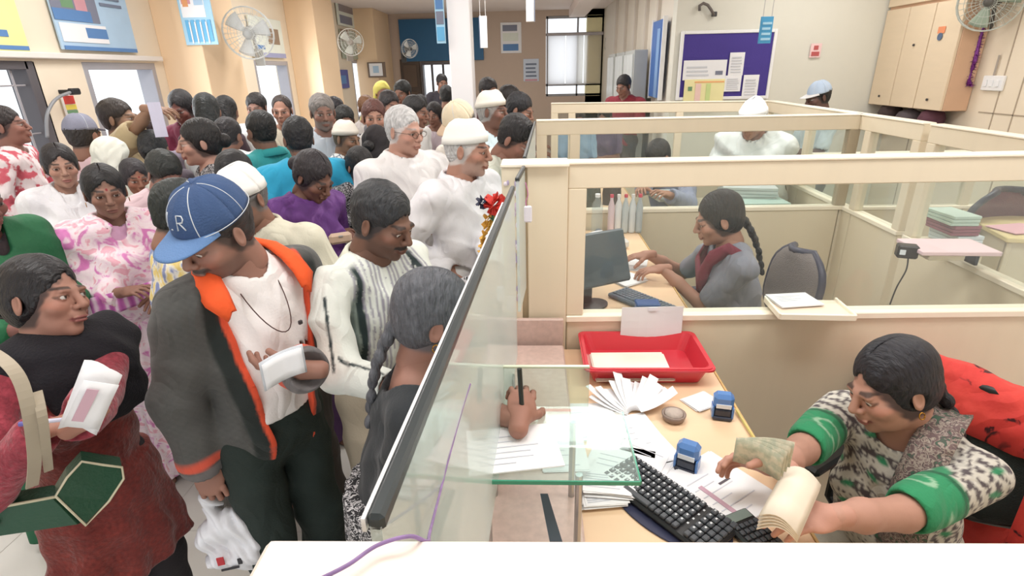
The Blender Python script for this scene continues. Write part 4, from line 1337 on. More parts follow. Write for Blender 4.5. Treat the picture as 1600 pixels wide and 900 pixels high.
def hairline(P, style, rag=.0035):
    """negative behind the hairline; shared by the hair and the scalp under it"""
    ax = np.abs(P[:, 0])
    if style in ('short', 'thin', 'crop'):
        y0, z0 = (-.080, .064) if style == 'short' else ((-.055, .088) if style == 'thin' else (-.076, .068))
        p0, p1 = np.array([y0, z0]), np.array([-.022, -.024])
    else:
        p0, p1 = np.array([-.082, .060]), np.array([-.024, -.040])
    dr = (p1-p0)/np.linalg.norm(p1-p0)
    nn = np.array([dr[1], -dr[0]])
    if nn[0] > 0:
        nn = -nn
    d = (P[:, 1]-p0[0])*nn[0]+(P[:, 2]-p0[1])*nn[1]
    if style in ('short', 'thin', 'crop'):
        d = d-.018*smoothstep(.03, .06, ax)*smoothstep(.02, .07, P[:, 2])+.010*smoothstep(.045, .06, ax)*smoothstep(.055, .02, P[:, 2])*0
        low = -.072-P[:, 2]-.3*(P[:, 1]-.05)
        d = np.maximum(d, low)
    else:
        d = d+.016*smoothstep(.02, .0, ax)-.010*smoothstep(.03, .07, ax)
    return d+rag*(np.sin(P[:, 0]*310+P[:, 2]*170)*.5+np.sin(P[:, 2]*290-P[:, 0]*190+P[:, 1]*230)*.5)

def head_sdf(lod, jaw=1.0, fem=False, mouth=0, fat=0.0):
    s = Sdf()
    s.ell((0, .018, .035), (.075, .093, .083))
    s.ell((0, -.026, -.03), (.060+fat, .066, .083), k=.03)
    s.ell((0, -.034, -.074), ((.044+fat)*jaw, .050, .040), k=.02)
    s.ell((0, -.076, -.097), (.017*jaw, .016, .015), k=.02)
    for sx in (-1, 1):
        s.ell((sx*.040, -.066, -.026), (.024, .020, .020), k=.022)
    s.cap((-.034, -.086, .016), (.034, -.086, .016), .009 if fem else .011, .009 if fem else .011, k=.018)
    for sx in (-1, 1):
        s.ell((sx*.031, -.104, .000), (.017, .014, .011), k=.014, op='s')
    if lod == 0:
        for sx in (-1, 1):
            s.ell((sx*.031, -.0775, .0005), (.0150, .0148, .0150), k=.003)
            s.ell((sx*.031, -.093, -.0005), (.0135, .0125, .0047), k=.0015, op='s')
    else:
        for sx in (-1, 1):
            s.ell((sx*.031, -.0785, .0005), (.0145, .0140, .0120), k=.004)
    s.cap((0, -.092, .010), (0, -.112, -.026), .0075, .0118, k=.010)
    for sx in (-1, 1):
        s.ell((sx*.0125, -.101, -.031), (.0078, .010, .0075), k=.006)
        if lod == 0:
            s.ell((sx*.0065, -.109, -.039), (.0035, .005, .0035), k=.002, op='s')
    s.ell((0, -.092, -.052), (.020, .014, .012), k=.012)
    s.ell((0, -.0985, -.0605), (.0235, .0085, .0052), k=.004)
    s.ell((0, -.0970, -.0700), (.0200, .0085, .0062), k=.004)
    if lod == 0:
        s.ell((0, -.107, -.0652), (.0215, .0050, .0014), k=.0015, op='s')
    for sx in (-1, 1):
        R = rotm(0, 0, sx*.35)
        s.ell((sx*.0765, .008, -.008), (.0075, .019, .031), k=.006, R=R)
        if lod == 0:
            s.ell((sx*.0845, .004, -.004), (.005, .011, .019), k=.004, R=R, op='s')
    s.cap((0, .020, -.05), (0, .030, -.13), .050 if fem else .056, .052 if fem else .060, k=.025)
    return s

def paint_head(P, o, lod):
    skin = np.array(s2l(o['skin']))
    C = np.tile(skin, (len(P), 1))
    x, y, z = P[:, 0], P[:, 1], P[:, 2]
    ax = np.abs(x)
    def mix(mask, c, a=1.0):
        nonlocal C
        C = C+(np.array(c)-C)*(np.clip(mask, 0, 1)*a)[:, None]
    front = smoothstep(-.03, -.06, y)
    blur = .0012 if lod == 0 else .003
    def el(cx, cz, rx, rz, mirror=True):
        xx = ax if mirror else x
        d = np.sqrt(((xx-cx)/rx)**2+((z-cz)/rz)**2)-1
        return smoothstep(blur/min(rx, rz), -blur/min(rx, rz), d)*front
    mix(el(.0, -.02, .07, .02, False)*smoothstep(.015, .05, ax), skin*np.array([1.12, .9, .88]), .5)
    lip = np.array(s2l(o['lip'])) if o.get('lip') else skin*np.array([.82, .62, .62])
    mix(el(0, -.0655, .024, .0095, False), lip, .75)
    hc = np.array(s2l(o.get('brow', (30, 26, 24))))
    bz = .0225+.003*np.cos((ax-.03)*60)
    br = smoothstep(.0048+blur, .0028-blur, np.abs(z-bz))*smoothstep(.010, .014, ax)*smoothstep(.052, .044, ax)*front
    mix(br, hc, .85)
    if lod > 0:
        mix(el(.031, .000, .0145, .0060), s2l((210, 205, 198)), .75)
        mix(el(.031, .000, .0062, .0062), s2l((22, 17, 14)), 1)
        mix(el(.031, .0065, .0150, .0022), s2l((30, 22, 18)), .7)
    else:
        d = np.sqrt(((ax-.031)/.0145)**2+((z-.000)/.0062)**2)
        mix(smoothstep(1.35, 1.1, d)*smoothstep(.8, 1.0, d)*front, s2l((45, 30, 26)), .6)
        mix(el(0, -.0652, .021, .0012, False), s2l((60, 28, 28)), .8)
    if o.get('hair', 'short') not in (None, 'bald'):
        hl = hairline(P, o.get('hair', 'short'))
        mix(smoothstep(.009, -.006, hl)*smoothstep(.0765, .0735, ax)*smoothstep(-.088, -.070, z), np.array(s2l(o.get('hcol', (38, 34, 34)))), .85)
    if o.get('stache'):
        mc = np.array(s2l(o['stache']))
        mz = -.0490-.25*np.maximum(ax-.01, 0)
        mix(smoothstep(.0072+blur, .0045, np.abs(z-mz))*smoothstep(.034, .028, ax)*front*smoothstep(-.075, -.085, y), mc, .95)
    if o.get('stubble'):
        sc, amt = np.array(s2l(o['stubble'][0])), o['stubble'][1]
        msk = smoothstep(-.035, -.06, z)*smoothstep(.02, -.01, y)*(1-el(0, -.0655, .026, .012, False))
        mix(msk, sc, amt)
    if o.get('bindi'):
        d = np.sqrt(x**2+(z-.030)**2)
        mix(smoothstep(.0058, .0040, d)*front, s2l((120, 15, 25)), 1)
    return C

def hair_sdf(style, lod, rnd):
    """hair over the skull in head space; style: short, thin, parted, bun, plait, long, veil"""
    s = Sdf()
    t = {'short': .0095, 'thin': .004, 'crop': .006}.get(style, .0075)
    s.ell((0, .020, .038), (.075+t, .092+t, .083+t))
    s.ell((0, .042, -.02), (.067+t*.6, .060+t, .072), k=.03)
    if style in ('parted', 'bun', 'plait', 'long'):
        for sx in (-1, 1):
            s.ell((sx*.060, .014, .000), (.021, .050, .046), k=.02)
    ph = rnd.random()*9
    amp = .0018 if style in ('short', 'crop') else .0009
    def wig(P):
        a = np.arctan2(P[:, 0], P[:, 2]+.05)
        return amp*(np.sin(a*29+ph+P[:, 1]*35)*.35+np.sin(P[:, 0]*83+P[:, 2]*61+ph*2)*np.sin(P[:, 1]*75+ph)*.8+np.sin(P[:, 0]*190+P[:, 2]*140+ph)*np.sin(P[:, 1]*160+ph*3)*.45)
    s.off(wig)
    if style in ('short', 'thin', 'crop'):
        s.off(lambda P: -.0085*smoothstep(.045, -.040, P[:, 2]))
    s.fn(lambda P: hairline(P, style), k=.005, op='i')
    if style in ('short', 'thin', 'crop'):
        s.fn(lambda P: -.070-P[:, 2], k=.01, op='i')
    else:
        s.fn(lambda P: -.085-P[:, 2], k=.01, op='i')
        s.ell((0, -.03, .128), (.0022, .10, .026), k=.002, op='s')
    # ear notch
    for sx in (-1, 1):
        s.ell((sx*.088, .004, -.014), (.022, .022, .034 if style in ('short', 'thin', 'crop') else .026), k=.008, op='s')
    if style == 'bun':
        s.ell((0, .125, -.015), (.042, .036, .040), k=.012)
    if style == 'plait':
        q = [V3(0, .105, -.05), V3(.004, .118, -.10), V3(-.002, .128, -.15), V3(.006, .130, -.21), V3(.0, .128, -.28), V3(0, .122, -.36)]
        for i in range(len(q)-1):
            for u in (0, .5):
                c = q[i]*(1-u)+q[i+1]*u
                s.ell(c+V3(.006*(-1)**(i*2+int(u*2)), 0, 0), (.021-.0018*i, .018-.0014*i, .021), k=.006)
    if style == 'long':
        s.ell((0, .085, -.08), (.072, .045, .12), k=.03)
        s.ell((0, .095, -.20), (.065, .035, .13), k=.03)
    return s

def hand_mesh(o, side, h, curl=.35, spread=.06, thumb=.5, pinch=0.0):
    """hand in its own frame: wrist at 0, fingers along +Z, palm towards -Y, thumb on side*(+X)"""
    s = Sdf()
    s.ell((0, 0, .048), (.040, .0145, .050), k=.01)
    s.ell((side*.018, -.006, .035), (.022, .016, .032), k=.012)
    s.cap((0, 0, -.03), (0, 0, .015), .025, .026, k=.02)
    for i, (bx, L, r) in enumerate(((.029, .072, .0088), (.010, .080, .0090), (-.010, .074, .0086), (-.028, .060, .0078))):
        p = np.array([side*bx, 0.0, .088-.006*abs(i-1)])
        a = 0.0
        az = side*spread*(1.2-i)
        c = curl*(1+.12*i) + (pinch if i > 1 else 0)
        for j, fr in enumerate((.44, .31, .25)):
            a += c*(.7, 1.1, .8)[j]
            d = np.array([sin(az)*cos(a), -sin(a), cos(az)*cos(a)])
            q = p+d*L*fr
            s.cap(p, q, r*(1-.08*j), r*(1-.08*(j+1)), k=.0035)
            p = q
    p = np.array([side*.030, -.004, .022])
    a = thumb
    for j, L in enumerate((.036, .030, .024)):
        d = nrm([side*cos(.7+.25*j)*.9, -sin(a)*.8, .75+.1*j])
        q = p+d*L
        s.cap(p, q, .0125-.0012*j, .0112-.0014*j, k=.006)
        p = q
        a += .25
    P, F = surfnet(s, (-.085, -.115, -.05), (.085, .06, .185), h, 1)
    return P, F

def frame(zd, yd):
    """matrix with columns x,y,z: z along zd, y near yd"""
    z = nrm(zd)
    y = np.array(yd, float)
    y = y-z*(y@z)
    if np.linalg.norm(y) < 1e-4:
        y = np.cross(z, [1, .1, 0])
    y = nrm(y)
    return np.stack([np.cross(y, z), y, z], 1)

def folds(rnd, amp, freq=1.0):
    ph = [rnd.random()*6.28 for _ in range(6)]
    def f(P):
        x, y, z = P[:, 0], P[:, 1], P[:, 2]
        a = 1-2.2*np.abs(np.sin(freq*(13*x+9*z+4*y)+ph[0]+1.5*np.sin(6*z*freq+ph[1])))**.8
        b = np.sin(freq*(31*z-17*x+13*y)+ph[2]+1.3*np.sin(11*x*freq+ph[3]))
        c = np.sin(freq*(55*z+38*x+20*y)+ph[4]+2*np.sin(14*x*freq+ph[5]))
        return amp*(.55*a+.6*b*(a > -9)+.3*c)
    return f

PEOPLE = []
def person(label, px, py, Y, face=0, **o):
    """px, py: pixel of the crown; Y: depth of the crown; face: heading, 0 towards -Y, 90 towards +X"""
    g = o.get
    rnd = random.Random(hash_(label))
    lod = g('lod', 2)
    m3 = sum(o['skin'])/3
    o['skin'] = tuple(v*.86+m3*.14 for v in o['skin'])
    fem = g('fem', False)
    hb, hh_, hc = [(.009, .0030, .0075), (.013, .0048, .0105), (.018, .0068, .0145)][lod]
    lean, hp, hr = radians(g('lean', 3)), radians(g('hp', 10)), radians(g('hr', 0))
    W = at(px, py, Y=Y)
    if g('rel') is not None:
        face = math.degrees(atan2(-W[0], W[1]))+g('rel')
    a = radians(face)
    hyaw = radians(g('hrel', 0)) if g('rel') is not None else radians(g('hy', face)-face)
    seat = g('seat')
    pel = V3(0, 0, .93) if not seat else V3(0, 0, .47)
    Rl = rotm(lean, 0, radians(g('twist', 0)))
    if g('side'):
        Rl = rotm(0, radians(g('side')), 0)@Rl
    sp = lambda x, y, z: pel+Rl@(V3(x, y, z-.93))
    chest, neck = sp(0, .0, 1.26), sp(0, .015, 1.425)
    Rh = rotm(0, 0, hyaw)@rotm(hp, 0, 0)@rotm(0, hr, 0)
    hk = 1.0*g('head', 1.0)
    pivot = neck+Rl@V3(0, .0, .035)
    hcn = pivot+Rh@V3(0, -.018, .125)*hk
    top = hcn+Rh@V3(0, .02, .120)*hk
    top = V3(hcn[0], hcn[1], top[2])
    Rz = rotm(0, 0, a)
    if seat:
        s = g('ht', 1.6)/1.70
        root = W-Rz@(top*s)
    else:
        s = W[2]/top[2]
        root = W-Rz@(top*s)
        root[2] = 0
    tolocal = lambda p: (Rz.T@(np.array(p, float)-root))/s
    PEOPLE.append((label[:46], round(s*1.7, 2), root.round(2)))
    R = thing('person', label, 'person', root, a)
    if g('group'):
        R['group'] = g('group')
    sw = g('sw', .165 if fem else .190)
    wd = g('wide', 1.0)
    J = {}
    for n, sx in (('r', -1), ('l', 1)):
        S = sp(sx*sw*wd, .012, 1.385)
        J['s'+n] = S
        T = g(n+'h')
        if T is None:
            T = S+V3(sx*.05, -.03, -.50)
            if fem or rnd.random() < .6:
                T = S+V3(-sx*(.04+.1*rnd.random()), -.24-.06*rnd.random(), -.30+.1*rnd.random())
        else:
            T = tolocal(T)
        pole = g(n+'p', (sx*.35, .5, -.6))
        E, T = ik(S, np.array(T), .285, .25, pole)
        J['e'+n], J['w'+n] = E, T
        hx = sx*.088
        J['h'+n] = pel+V3(hx, 0, -.02)
        if seat:
            J['k'+n] = pel+V3(hx*1.4, -.40, .03)
            J['f'+n] = pel+V3(hx*1.4, -.38, -.39)
        else:
            stride = g('stride', 0)*sx
            J['k'+n] = V3(hx*1.05, -.02+stride*.4, .49)
            J['f'+n] = V3(hx*1.1, .01+stride*.7, .085)
    lo = np.min([*J.values(), pel, hcn], axis=0)-.16
    hi = np.max([*J.values(), pel, hcn], axis=0)+.16
    lo[2] = max(lo[2], min(J['fl'][2], 1)-.10)
    fat = g('fat', 0.0)
    def torso(S, t, k=.05):
        S.ell(sp(0, .005, 1.25), ((.135 if fem else .155)*wd+t, .098+fat*.5+t, .19+t), R=Rl)
        S.ell(sp(0, -.005-fat*.3, 1.08), ((.118 if fem else .132)*wd+fat+t, .092+fat+t, .16+t), k=k+.02, R=Rl)
        S.ell(pel+V3(0, .005, -.01), (.150*wd+fat*.6+t, .105+fat*.5+t, .12+t), k=k+.02)
        S.cap(sp(-sw*wd*.8, .012, 1.385), sp(sw*wd*.8, .012, 1.385), .052+t, .052+t, k=k)
        S.cap(sp(-.06, .02, 1.42), sp(.06, .02, 1.42), .045+t*.7, .045+t*.7, k=k)
        if fem:
            for sx in (-1, 1):
                S.ell(sp(sx*.065, -.085-fat*.3, 1.235), (.058+t*.5, .045+t*.6, .055+t*.5), k=.03, R=Rl)
        return S
    # ---- the body: one surface, skin
    B = Sdf()
    torso(B, -.012)
    B.cap(sp(0, .015, 1.39), hcn+Rh@V3(0, .022, -.065)*hk, .058 if fem else .062, .05 if fem else .055, k=.03)
    am = g('arm', .9 if fem else 1.0)
    for n in 'rl':
        B.cap(J['s'+n], J['e'+n], .044*am, .036*am, k=.03)
        B.cap(J['e'+n], J['w'+n]*.6+J['e'+n]*.4, .037*am, .033*am, k=.02)
        B.cap(J['w'+n]*.6+J['e'+n]*.4, J['w'+n], .033*am, .025*am, k=.02)
        B.cap(J['h'+n], J['k'+n], .072, .052, k=.03)
        B.cap(J['k'+n], J['f'+n], .052, .036, k=.02)
        B.cap(J['f'+n]+V3(0, .02, -.045), J['f'+n]+V3(0, -.15, -.062), .034, .026, k=.02)
    VP, VF = surfnet(B, lo, hi, hb*1.25, 1)
    skin = np.array(s2l(o['skin']))
    VC = np.tile(skin, (len(VP), 1))
    Hs = head_sdf(lod, g('jaw', 1.0), fem, fat=g('hfat', 0.0))
    HP, HF = surfnet(Hs, (-.11, -.14, -.15), (.11, .14, .14), hh_, 2)
    HC = paint_head(HP, o, lod)
    Ps, Fs, Cs = [VP, HP@(Rh*hk).T+hcn], [VF, HF+len(VP)], [VC, HC]
    off = len(VP)+len(HP)
    if lod == 0:
        for sx in (-1, 1):
            n1, n2 = 20, 14
            gz = nrm(g('gaze', (0, -1, -.15)))
            Fm = frame(gz, (0, 0, 1))
            th = np.linspace(.02, pi-.02, n2)
            pts = np.array([[sin(t)*cos(2*pi*j/n1), sin(t)*sin(2*pi*j/n1), cos(t)] for t in th for j in range(n1)])
            col = np.array([s2l((14, 10, 9)) if t < .20 else (s2l((52, 30, 20)) if t < .50 else s2l((205, 198, 192))) for t in th for j in range(n1)])
            fc = np.array([(i*n1+j, (i+1)*n1+j, (i+1)*n1+(j+1) % n1, i*n1+(j+1) % n1) for i in range(n2-1) for j in range(n1)])
            pe = (pts@Fm.T)*.0138+np.array([sx*.031, -.0775, .0])
            Ps.append(pe@(Rh*hk).T+hcn)
            Fs.append(fc+off)
            Cs.append(col)
            off += len(pe)
    for n, sx in (('r', -1), ('l', 1)):
        if g('nohands'):
            break
        fd = g(n+'d')
        fdl = nrm(J['w'+n]-J['e'+n]) if fd is None else nrm(Rz.T@np.array(fd, float))
        pn = g(n+'n')
        # palm normal: towards -Y of the hand frame
        pnl = (Rz.T@np.array(pn, float)) if pn is not None else (V3(-sx, .1, 0) if fdl[2] < -.7 else V3(-sx*.3, .1, -1))
        Fm = frame(fdl, -pnl)
        side = 1 if n == "r" else -1
        P, F = hand_mesh(o, side, hc*.42 if lod == 0 else hc*.5, g(n+'c', .38), thumb=g(n+'t', .45))
        P = P@(Fm*(.90 if fem else 1.0)).T+J['w'+n]
        Ps.append(P)
        Fs.append(F+off)
        Cs.append(np.tile(skin*np.array([1.03, .98, .97]), (len(P), 1)))
        off += len(P)
    body = np_mesh('body', np.concatenate(Ps)*s, np.concatenate(Fs), [SKIN], R, np.concatenate(Cs))
    # ---- hair, hat
    hat = g('hat')
    hs = g('hair', 'short')
    toR = lambda P: (P@(Rh*hk).T+hcn)*s
    if hs not in (None, 'bald'):
        X = hair_sdf(hs, lod, rnd)
        if hat in ('boat', 'cap'):
            X.fn(lambda P, zc=(.026 if hat == 'boat' else .048): P[:, 2]-zc, k=.004, op='i')
        P, F = surfnet(X, (-.13, -.14, -.44 if hs in ('plait', 'long') else -.14), (.13, .20, .16), hh_*1.15, 1)
        if len(P):
            np_mesh('hair', toR(P), F, [hair_mat('hair_%s' % '_'.join(map(str, g('hcol', (38, 34, 34)))), g('hcol', (38, 34, 34)), g('hrough', .42))], R)
    H = lambda p: (Rh@(np.array(p, float)*hk)+hcn)*s
    if hat == 'boat':
        rows = []
        for z, rx, ry, t in ((.022, .0845, .105, 0), (.050, .0835, .105, 0), (.053, .0805, .102, 0), (.084, .067, .093, .004), (.108, .050, .076, .006), (.125, .027, .055, .004), (.131, .004, .036, 0)):
            rows.append([H((rx*cos(q), .016+ry*sin(q), z+(.006+.020*(-sin(q)))*(z < .06)+.004*(sin(q)**2)*(z > .1)-.006*sin(q)*(z > .06))) for q in np.linspace(0, 2*pi, 37)])
        b = MB()
        b.grid(rows, M('cap_cloth_'+'_'.join(map(str, g('hatcol', (238, 236, 232)))), g('hatcol', (238, 236, 232)), rough=.9, bump=.1), .004*s)
        b.build('cap', R, True)
    if hat == 'cap':
        hm = M('cap_'+'_'.join(map(str, o['hatcol'])), o['hatcol'], rough=.85, bump=.35, bscale=220, var=.15, scale=20)
        rows = []
        for i in range(11):
            t = i/10*pi/2
            rr, zz = cos(t)**.85, sin(t)
            rows.append([H(((.083*rr+.001)*cos(q), .018+(.102*rr+.001)*sin(q), .036+.098*zz+.004*(abs(cos(3*q)) < .06)*(i < 10))) for q in np.linspace(0, 2*pi, 49)])
        b = MB()
        b.grid(rows, hm, .004*s)
        cr = b.build('cap', R, True)
        b = MB()
        rows = []
        for i in range(9):
            u = i/8
            row = []
            for j in range(21):
                v = (j/20-.5)*2
                q = -pi/2+v*1.05
                bx, by = .084*cos(q), .018+.102*sin(q)
                ext = .074*(1-abs(v)**2.6)
                row.append(H((bx+u*ext*cos(q)*.25, by-u*ext, .040-.012*u*(1-v*v)-.016*v*v*u+.004)))
            rows.append(row)
        b.grid(rows, g('brimcol') and M('cap_brim_'+'_'.join(map(str, g('brimcol'))), g('brimcol'), rough=.85, bump=.3, bscale=220, var=.1) or hm, .004*s)
        br = b.build('brim', cr, True)
        b = MB()
        wm = M('cap_stitching', (205, 210, 215), rough=.8)
        for q0 in (-pi/2-.62, -pi/2+.62, -pi/2+1.9, -pi/2-1.9):
            b.tube([H(((.0855*cos(t)**.85)*cos(q0), .018+(.105*cos(t)**.85)*sin(q0), .036+.100*sin(t))) for t in np.linspace(.05, 1.45, 14)], .0013*s, wm, 5)
        if lod == 0:
            b.tube([H((.090*cos(q)*1.0, .018+.107*sin(q), .043)) for q in np.linspace(0, 2*pi, 40)], .0012*s, wm, 5)
            def stroke(pts):
                b.tube([H((.0860*cos(tt)**.85*cos(-pi/2+xx), .018+.1055*cos(tt)**.85*sin(-pi/2+xx), .036+.100*sin(tt))) for xx, tt in pts], .0019*s, wm, 5)
            for x0, g_ in ((-.42, 'I'), (-.12, '.'), (.12, 'R')):
                x0 = x0*1.0
                if g_ == 'I':
                    stroke([(x0, .34), (x0, .72)])
                elif g_ == '.':
                    stroke([(x0-.03, .34), (x0+.03, .34)])
                else:
                    stroke([(x0, .34), (x0, .72), (x0+.20, .70), (x0+.24, .62), (x0+.20, .54), (x0, .53)])
                    stroke([(x0+.10, .53), (x0+.25, .34)])
        b.build('stitching', cr, True)
    if hat == 'scarf':
        X = Sdf()
        X.ell((0, .022, .030), (.094, .112, .104))
        X.ell((0, .06, -.09), (.095, .07, .12), k=.05)
        X.off(folds(rnd, .004, 1.6))
        X.fn(lambda P: -.6*(P[:, 1]+.07)-.5*(P[:, 2]-.07)-.0, k=.01, op='i')
        P, F = surfnet(X, (-.14, -.14, -.22), (.14, .19, .16), hh_*1.4, 1)
        np_mesh('headscarf', toR(P), F, [M('scarf_'+'_'.join(map(str, g('hatcol', (240, 240, 238)))), g('hatcol', (240, 240, 238)), rough=.9, bump=.15, wrinkle=.6)], R)
    if g('glasses'):
        b = MB()
        gm = M('spectacle_wire', (90, 80, 70), rough=.3, metal=.8)
        for sx in (-1, 1):
            b.tube([H((sx*.032+.021*cos(t), -.108, .000+.015*sin(t))) for t in np.linspace(0, 2*pi, 18)], .0013*s, gm, 5)
            b.tube([H((sx*.052, -.106, .004)), H((sx*.074, -.06, .004)), H((sx*.080, .0, .002))], .0013*s, gm, 5)
        b.tube([H((-.011, -.108, .002)), H((0, -.113, .005)), H((.011, -.108, .002))], .0013*s, gm, 5)
        b.build('spectacles', R, True)
    if g('earring'):
        gm = M('gold_earring', (190, 140, 60), rough=.25, metal=1)
        for sx in (-1, 1):
            MB().tube([H((sx*.084, .002+.007*cos(t), -.050+.010*sin(t))) for t in np.linspace(0, 2*pi, 14)], .0016*s, gm, 6).build('earring', R, True)
    # ---- clothes
    def sleeves(S, t, L, flare=1.0, k=.03):
        for n in 'rl':
            if g('bare_'+n):
                continue
            Sh, E, Wr = J['s'+n], J['e'+n], J['w'+n]
            if L <= 1:
                q = Sh+(E-Sh)*L
                S.cap(Sh, q, .047*am+t, (.042*am+t)*flare, k=k)
            else:
                S.cap(Sh, E, .047*am+t, .040*am+t, k=k)
                q = E+(Wr-E)*(L-1)
                S.cap(E, q, .040*am+t, (.030*am+t)*flare, k=k)
    def sleevecut(S, L):
        for n in 'rl':
            Sh, E, Wr = J['s'+n], J['e'+n], J['w'+n]
            if L <= 1:
                q, d = Sh+(E-Sh)*L, nrm(E-Sh)
            else:
                q, d = E+(Wr-E)*(L-1), nrm(Wr-E)
            S.cap(q+d*.060, q+d*.12, .058, .058, k=.004, op='s')
    def garment(name, spec, t0=.012):
        t = spec.get('t', t0)
        S = Sdf()
        torso(S, t)
        L = spec.get('sleeve', 1.9)
        hem0 = spec.get('hem', .86)
        hem = hem0-.93+pel[2] if seat else hem0
        if L > 0:
            sleeves(S, t+.006*(L > 1), L, spec.get('flare', 1.12))
        if hem0 < .80 and not seat:
            zt = 1.0
            wv = spec.get('hemw', .21)
            ph = rnd.random()*6
            def sk(P, zt=zt, hem=hem, wv=wv):
                u = np.clip((zt-P[:, 2])/(zt-hem), 0, 1)
                rx, ry = (.155*wd+t)+(wv-.155-t)*u+fat*.4, (.108+t)+(wv*.72-.108-t)*u+fat*.3
                th = np.arctan2(P[:, 1], P[:, 0])
                rad = np.sqrt((P[:, 0]/rx)**2+(P[:, 1]/ry)**2)
                d = (rad-1)*np.minimum(rx, ry)+u*.010*np.sin(th*9+ph+2*np.sin(P[:, 2]*6))
                return np.maximum(d, P[:, 2]-zt)
            S.fn(sk, k=.04)
        S.off(folds(rnd, spec.get('fold', .0055 if lod < 2 else .006)))
        S.fn(lambda P: hem-P[:, 2], k=.004, op='i')
        nk = spec.get('neck', .072)
        S.cap(sp(0, .012, 1.44), hcn+Rh@V3(0, .02, -.06)*hk, nk, nk+.01, k=.006, op='s')
        if spec.get('vneck'):
            S.cap(sp(0, -.12, 1.44), sp(0, -.16, 1.44-spec['vneck']), .045, .012, k=.006, op='s')
        if L > 0:
            sleevecut(S, L)
        if spec.get('open'):
            wo = spec['open']
            def cut(P):
                Q = (P-pel.astype(np.float32))@Rl.astype(np.float32)
                z = Q[:, 2]+.93
                w = wo*(.55+.45*smoothstep(.85, 1.40, z))
                return np.maximum(np.maximum(np.abs(Q[:, 0]-spec.get('openx', 0))-w, Q[:, 1]+.005), -.172-Q[:, 1])
            S.fn(cut, k=.006, op='s')
        if spec.get('extra'):
            spec['extra'](S, J, sp, Rl)
        P, F = surfnet(S, lo, hi, spec.get('h', hb), 1)
        col = None
        mats = [spec['mat']] if spec.get('mat') else [PAINTED]
        if spec.get('paint'):
            Q = (P-pel)@Rl
            Q[:, 2] += .93
            col = spec['paint'](Q, P, J)
        elif not spec.get('mat'):
            col = np.tile(np.array(s2l(spec['rgb'])), (len(P), 1))
        ob = np_mesh(name, P*s, F, mats, R, col)
        if spec.get('label'):
            ob['label'] = spec['label']
        return ob
    topn = g('topname', 'shirt')
    top_ob = None
    if g('top'):
        top_ob = garment(topn, o['top'])
    if g('over'):
        garment(g('overname', 'jacket'), o['over'], .03)
    bt = g('bottom', ('skirt' if fem else 'trousers', (70, 66, 64)))
    if bt and lod < 3:
        kind, bc = bt[0], bt[1]
        bm = bc if not isinstance(bc, tuple) else M('cloth_%d_%d_%d' % bc, bc, rough=.85, bump=.2, bscale=150, wrinkle=.5)
        S = Sdf()
        if kind == 'skirt' and not seat:
            ph = rnd.random()*6
            def sk(P):
                u = np.clip((1.02-P[:, 2])/.96, 0, 1)
                rx, ry = .150*wd+fat+.05*u, .115+fat*.8+.055*u
                th = np.arctan2(P[:, 1], P[:, 0])
                rad = np.sqrt((P[:, 0]/rx)**2+(P[:, 1]/ry)**2)
                return (rad-1)*np.minimum(rx, ry)+(.003+.012*u)*np.sin(th*13+ph+1.5*np.sin(P[:, 2]*5))
            S.fn(sk)
            S.fn(lambda P: np.maximum(.05-P[:, 2], P[:, 2]-1.04), op='i')
        else:
            lg = .012 if kind == 'trousers' else .03
            S.ell(pel+V3(0, .005, -.01), (.158*wd+fat*.6, .113+fat*.6, .13))
            S.ell(pel+V3(0, 0, .08), (.140*wd+fat, .105+fat, .09), k=.05)
            for n in 'rl':
                S.cap(J['h'+n], J['k'+n], .085+lg*.5, .066+lg, k=.04)
                S.cap(J['k'+n], J['f'+n], .066+lg, .060+lg, k=.03)
            S.off(folds(rnd, .006, .8))
            S.fn(lambda P: np.maximum((pel[2]-.86 if not seat else .05)-P[:, 2], P[:, 2]-pel[2]-.13), op='i')
        P, F = surfnet(S, lo-.03, hi+.03, hb*(1.1 if lod == 0 else 1.3), 1)
        np_mesh(kind if kind != 'dhoti' else 'loincloth', P*s, F, [bm], R)
    if g('collar'):
        cm = M('collar_%d_%d_%d' % g('collar'), g('collar'), rough=.85, bump=.15)
        b = MB()
        rows = []
        tt = o['top'].get('t', .012)-.012
        for v, rr, zz in ((0, .066, 1.452), (.35, .070, 1.468), (.5, .078, 1.462), (1, .100, 1.425)):
            row = []
            for j in range(25):
                th = radians(-62+ (304)*j/24) 
                d = abs(j-12)/12
                row.append(sp((rr+tt*.9+.006)*cos(th), .016+(rr+tt*.9+.006)*.95*sin(th), zz+tt*.6+.008-.035*d**2-.030*v*d**3)*s)
            rows.append(row)
        b.grid(rows, cm, .005*s)
        b.build('collar', R, True)
    if g('buttons'):
        b = MB()
        bm_ = M('shirt_button', (225, 222, 215), rough=.4)
        for i in range(5):
            zz = 1.34-.085*i
            yy = -.118-.012*min(i, 2)-fat*.6
            c = sp(.0, yy, zz)*s
            b.lathe([(.0055*s, -.002), (.0055*s, .002)], bm_, c, 10, Matrix.Rotation(pi/2, 3, 'X'))
        b.build('buttons', top_ob or R, False)
    if g('more'):
        g('more')(R, J, sp, s, hcn, Rh, pel, tolocal)
    return R, J, s

def hash_(t):
    h = 7
    for c in t:
        h = (h*131+ord(c)) % 1000003
    return h
# ------------------------------------------------------------------ the people
SK1, SK2, SK3, SK4 = (184, 134, 110), (166, 116, 92), (148, 102, 82), (122, 84, 66)
BLK, GRY, WHT, DGR = (34, 32, 34), (132, 130, 130), (206, 204, 202), (66, 66, 68)
def cloth(rgb, name=None, bump=.25):
    return M(name or 'cloth_%d_%d_%d' % rgb, rgb, rough=.88, bump=bump, bscale=140, var=.06, sheen=.05, wrinkle=.55)
L3 = lambda c: np.array(s2l(c))

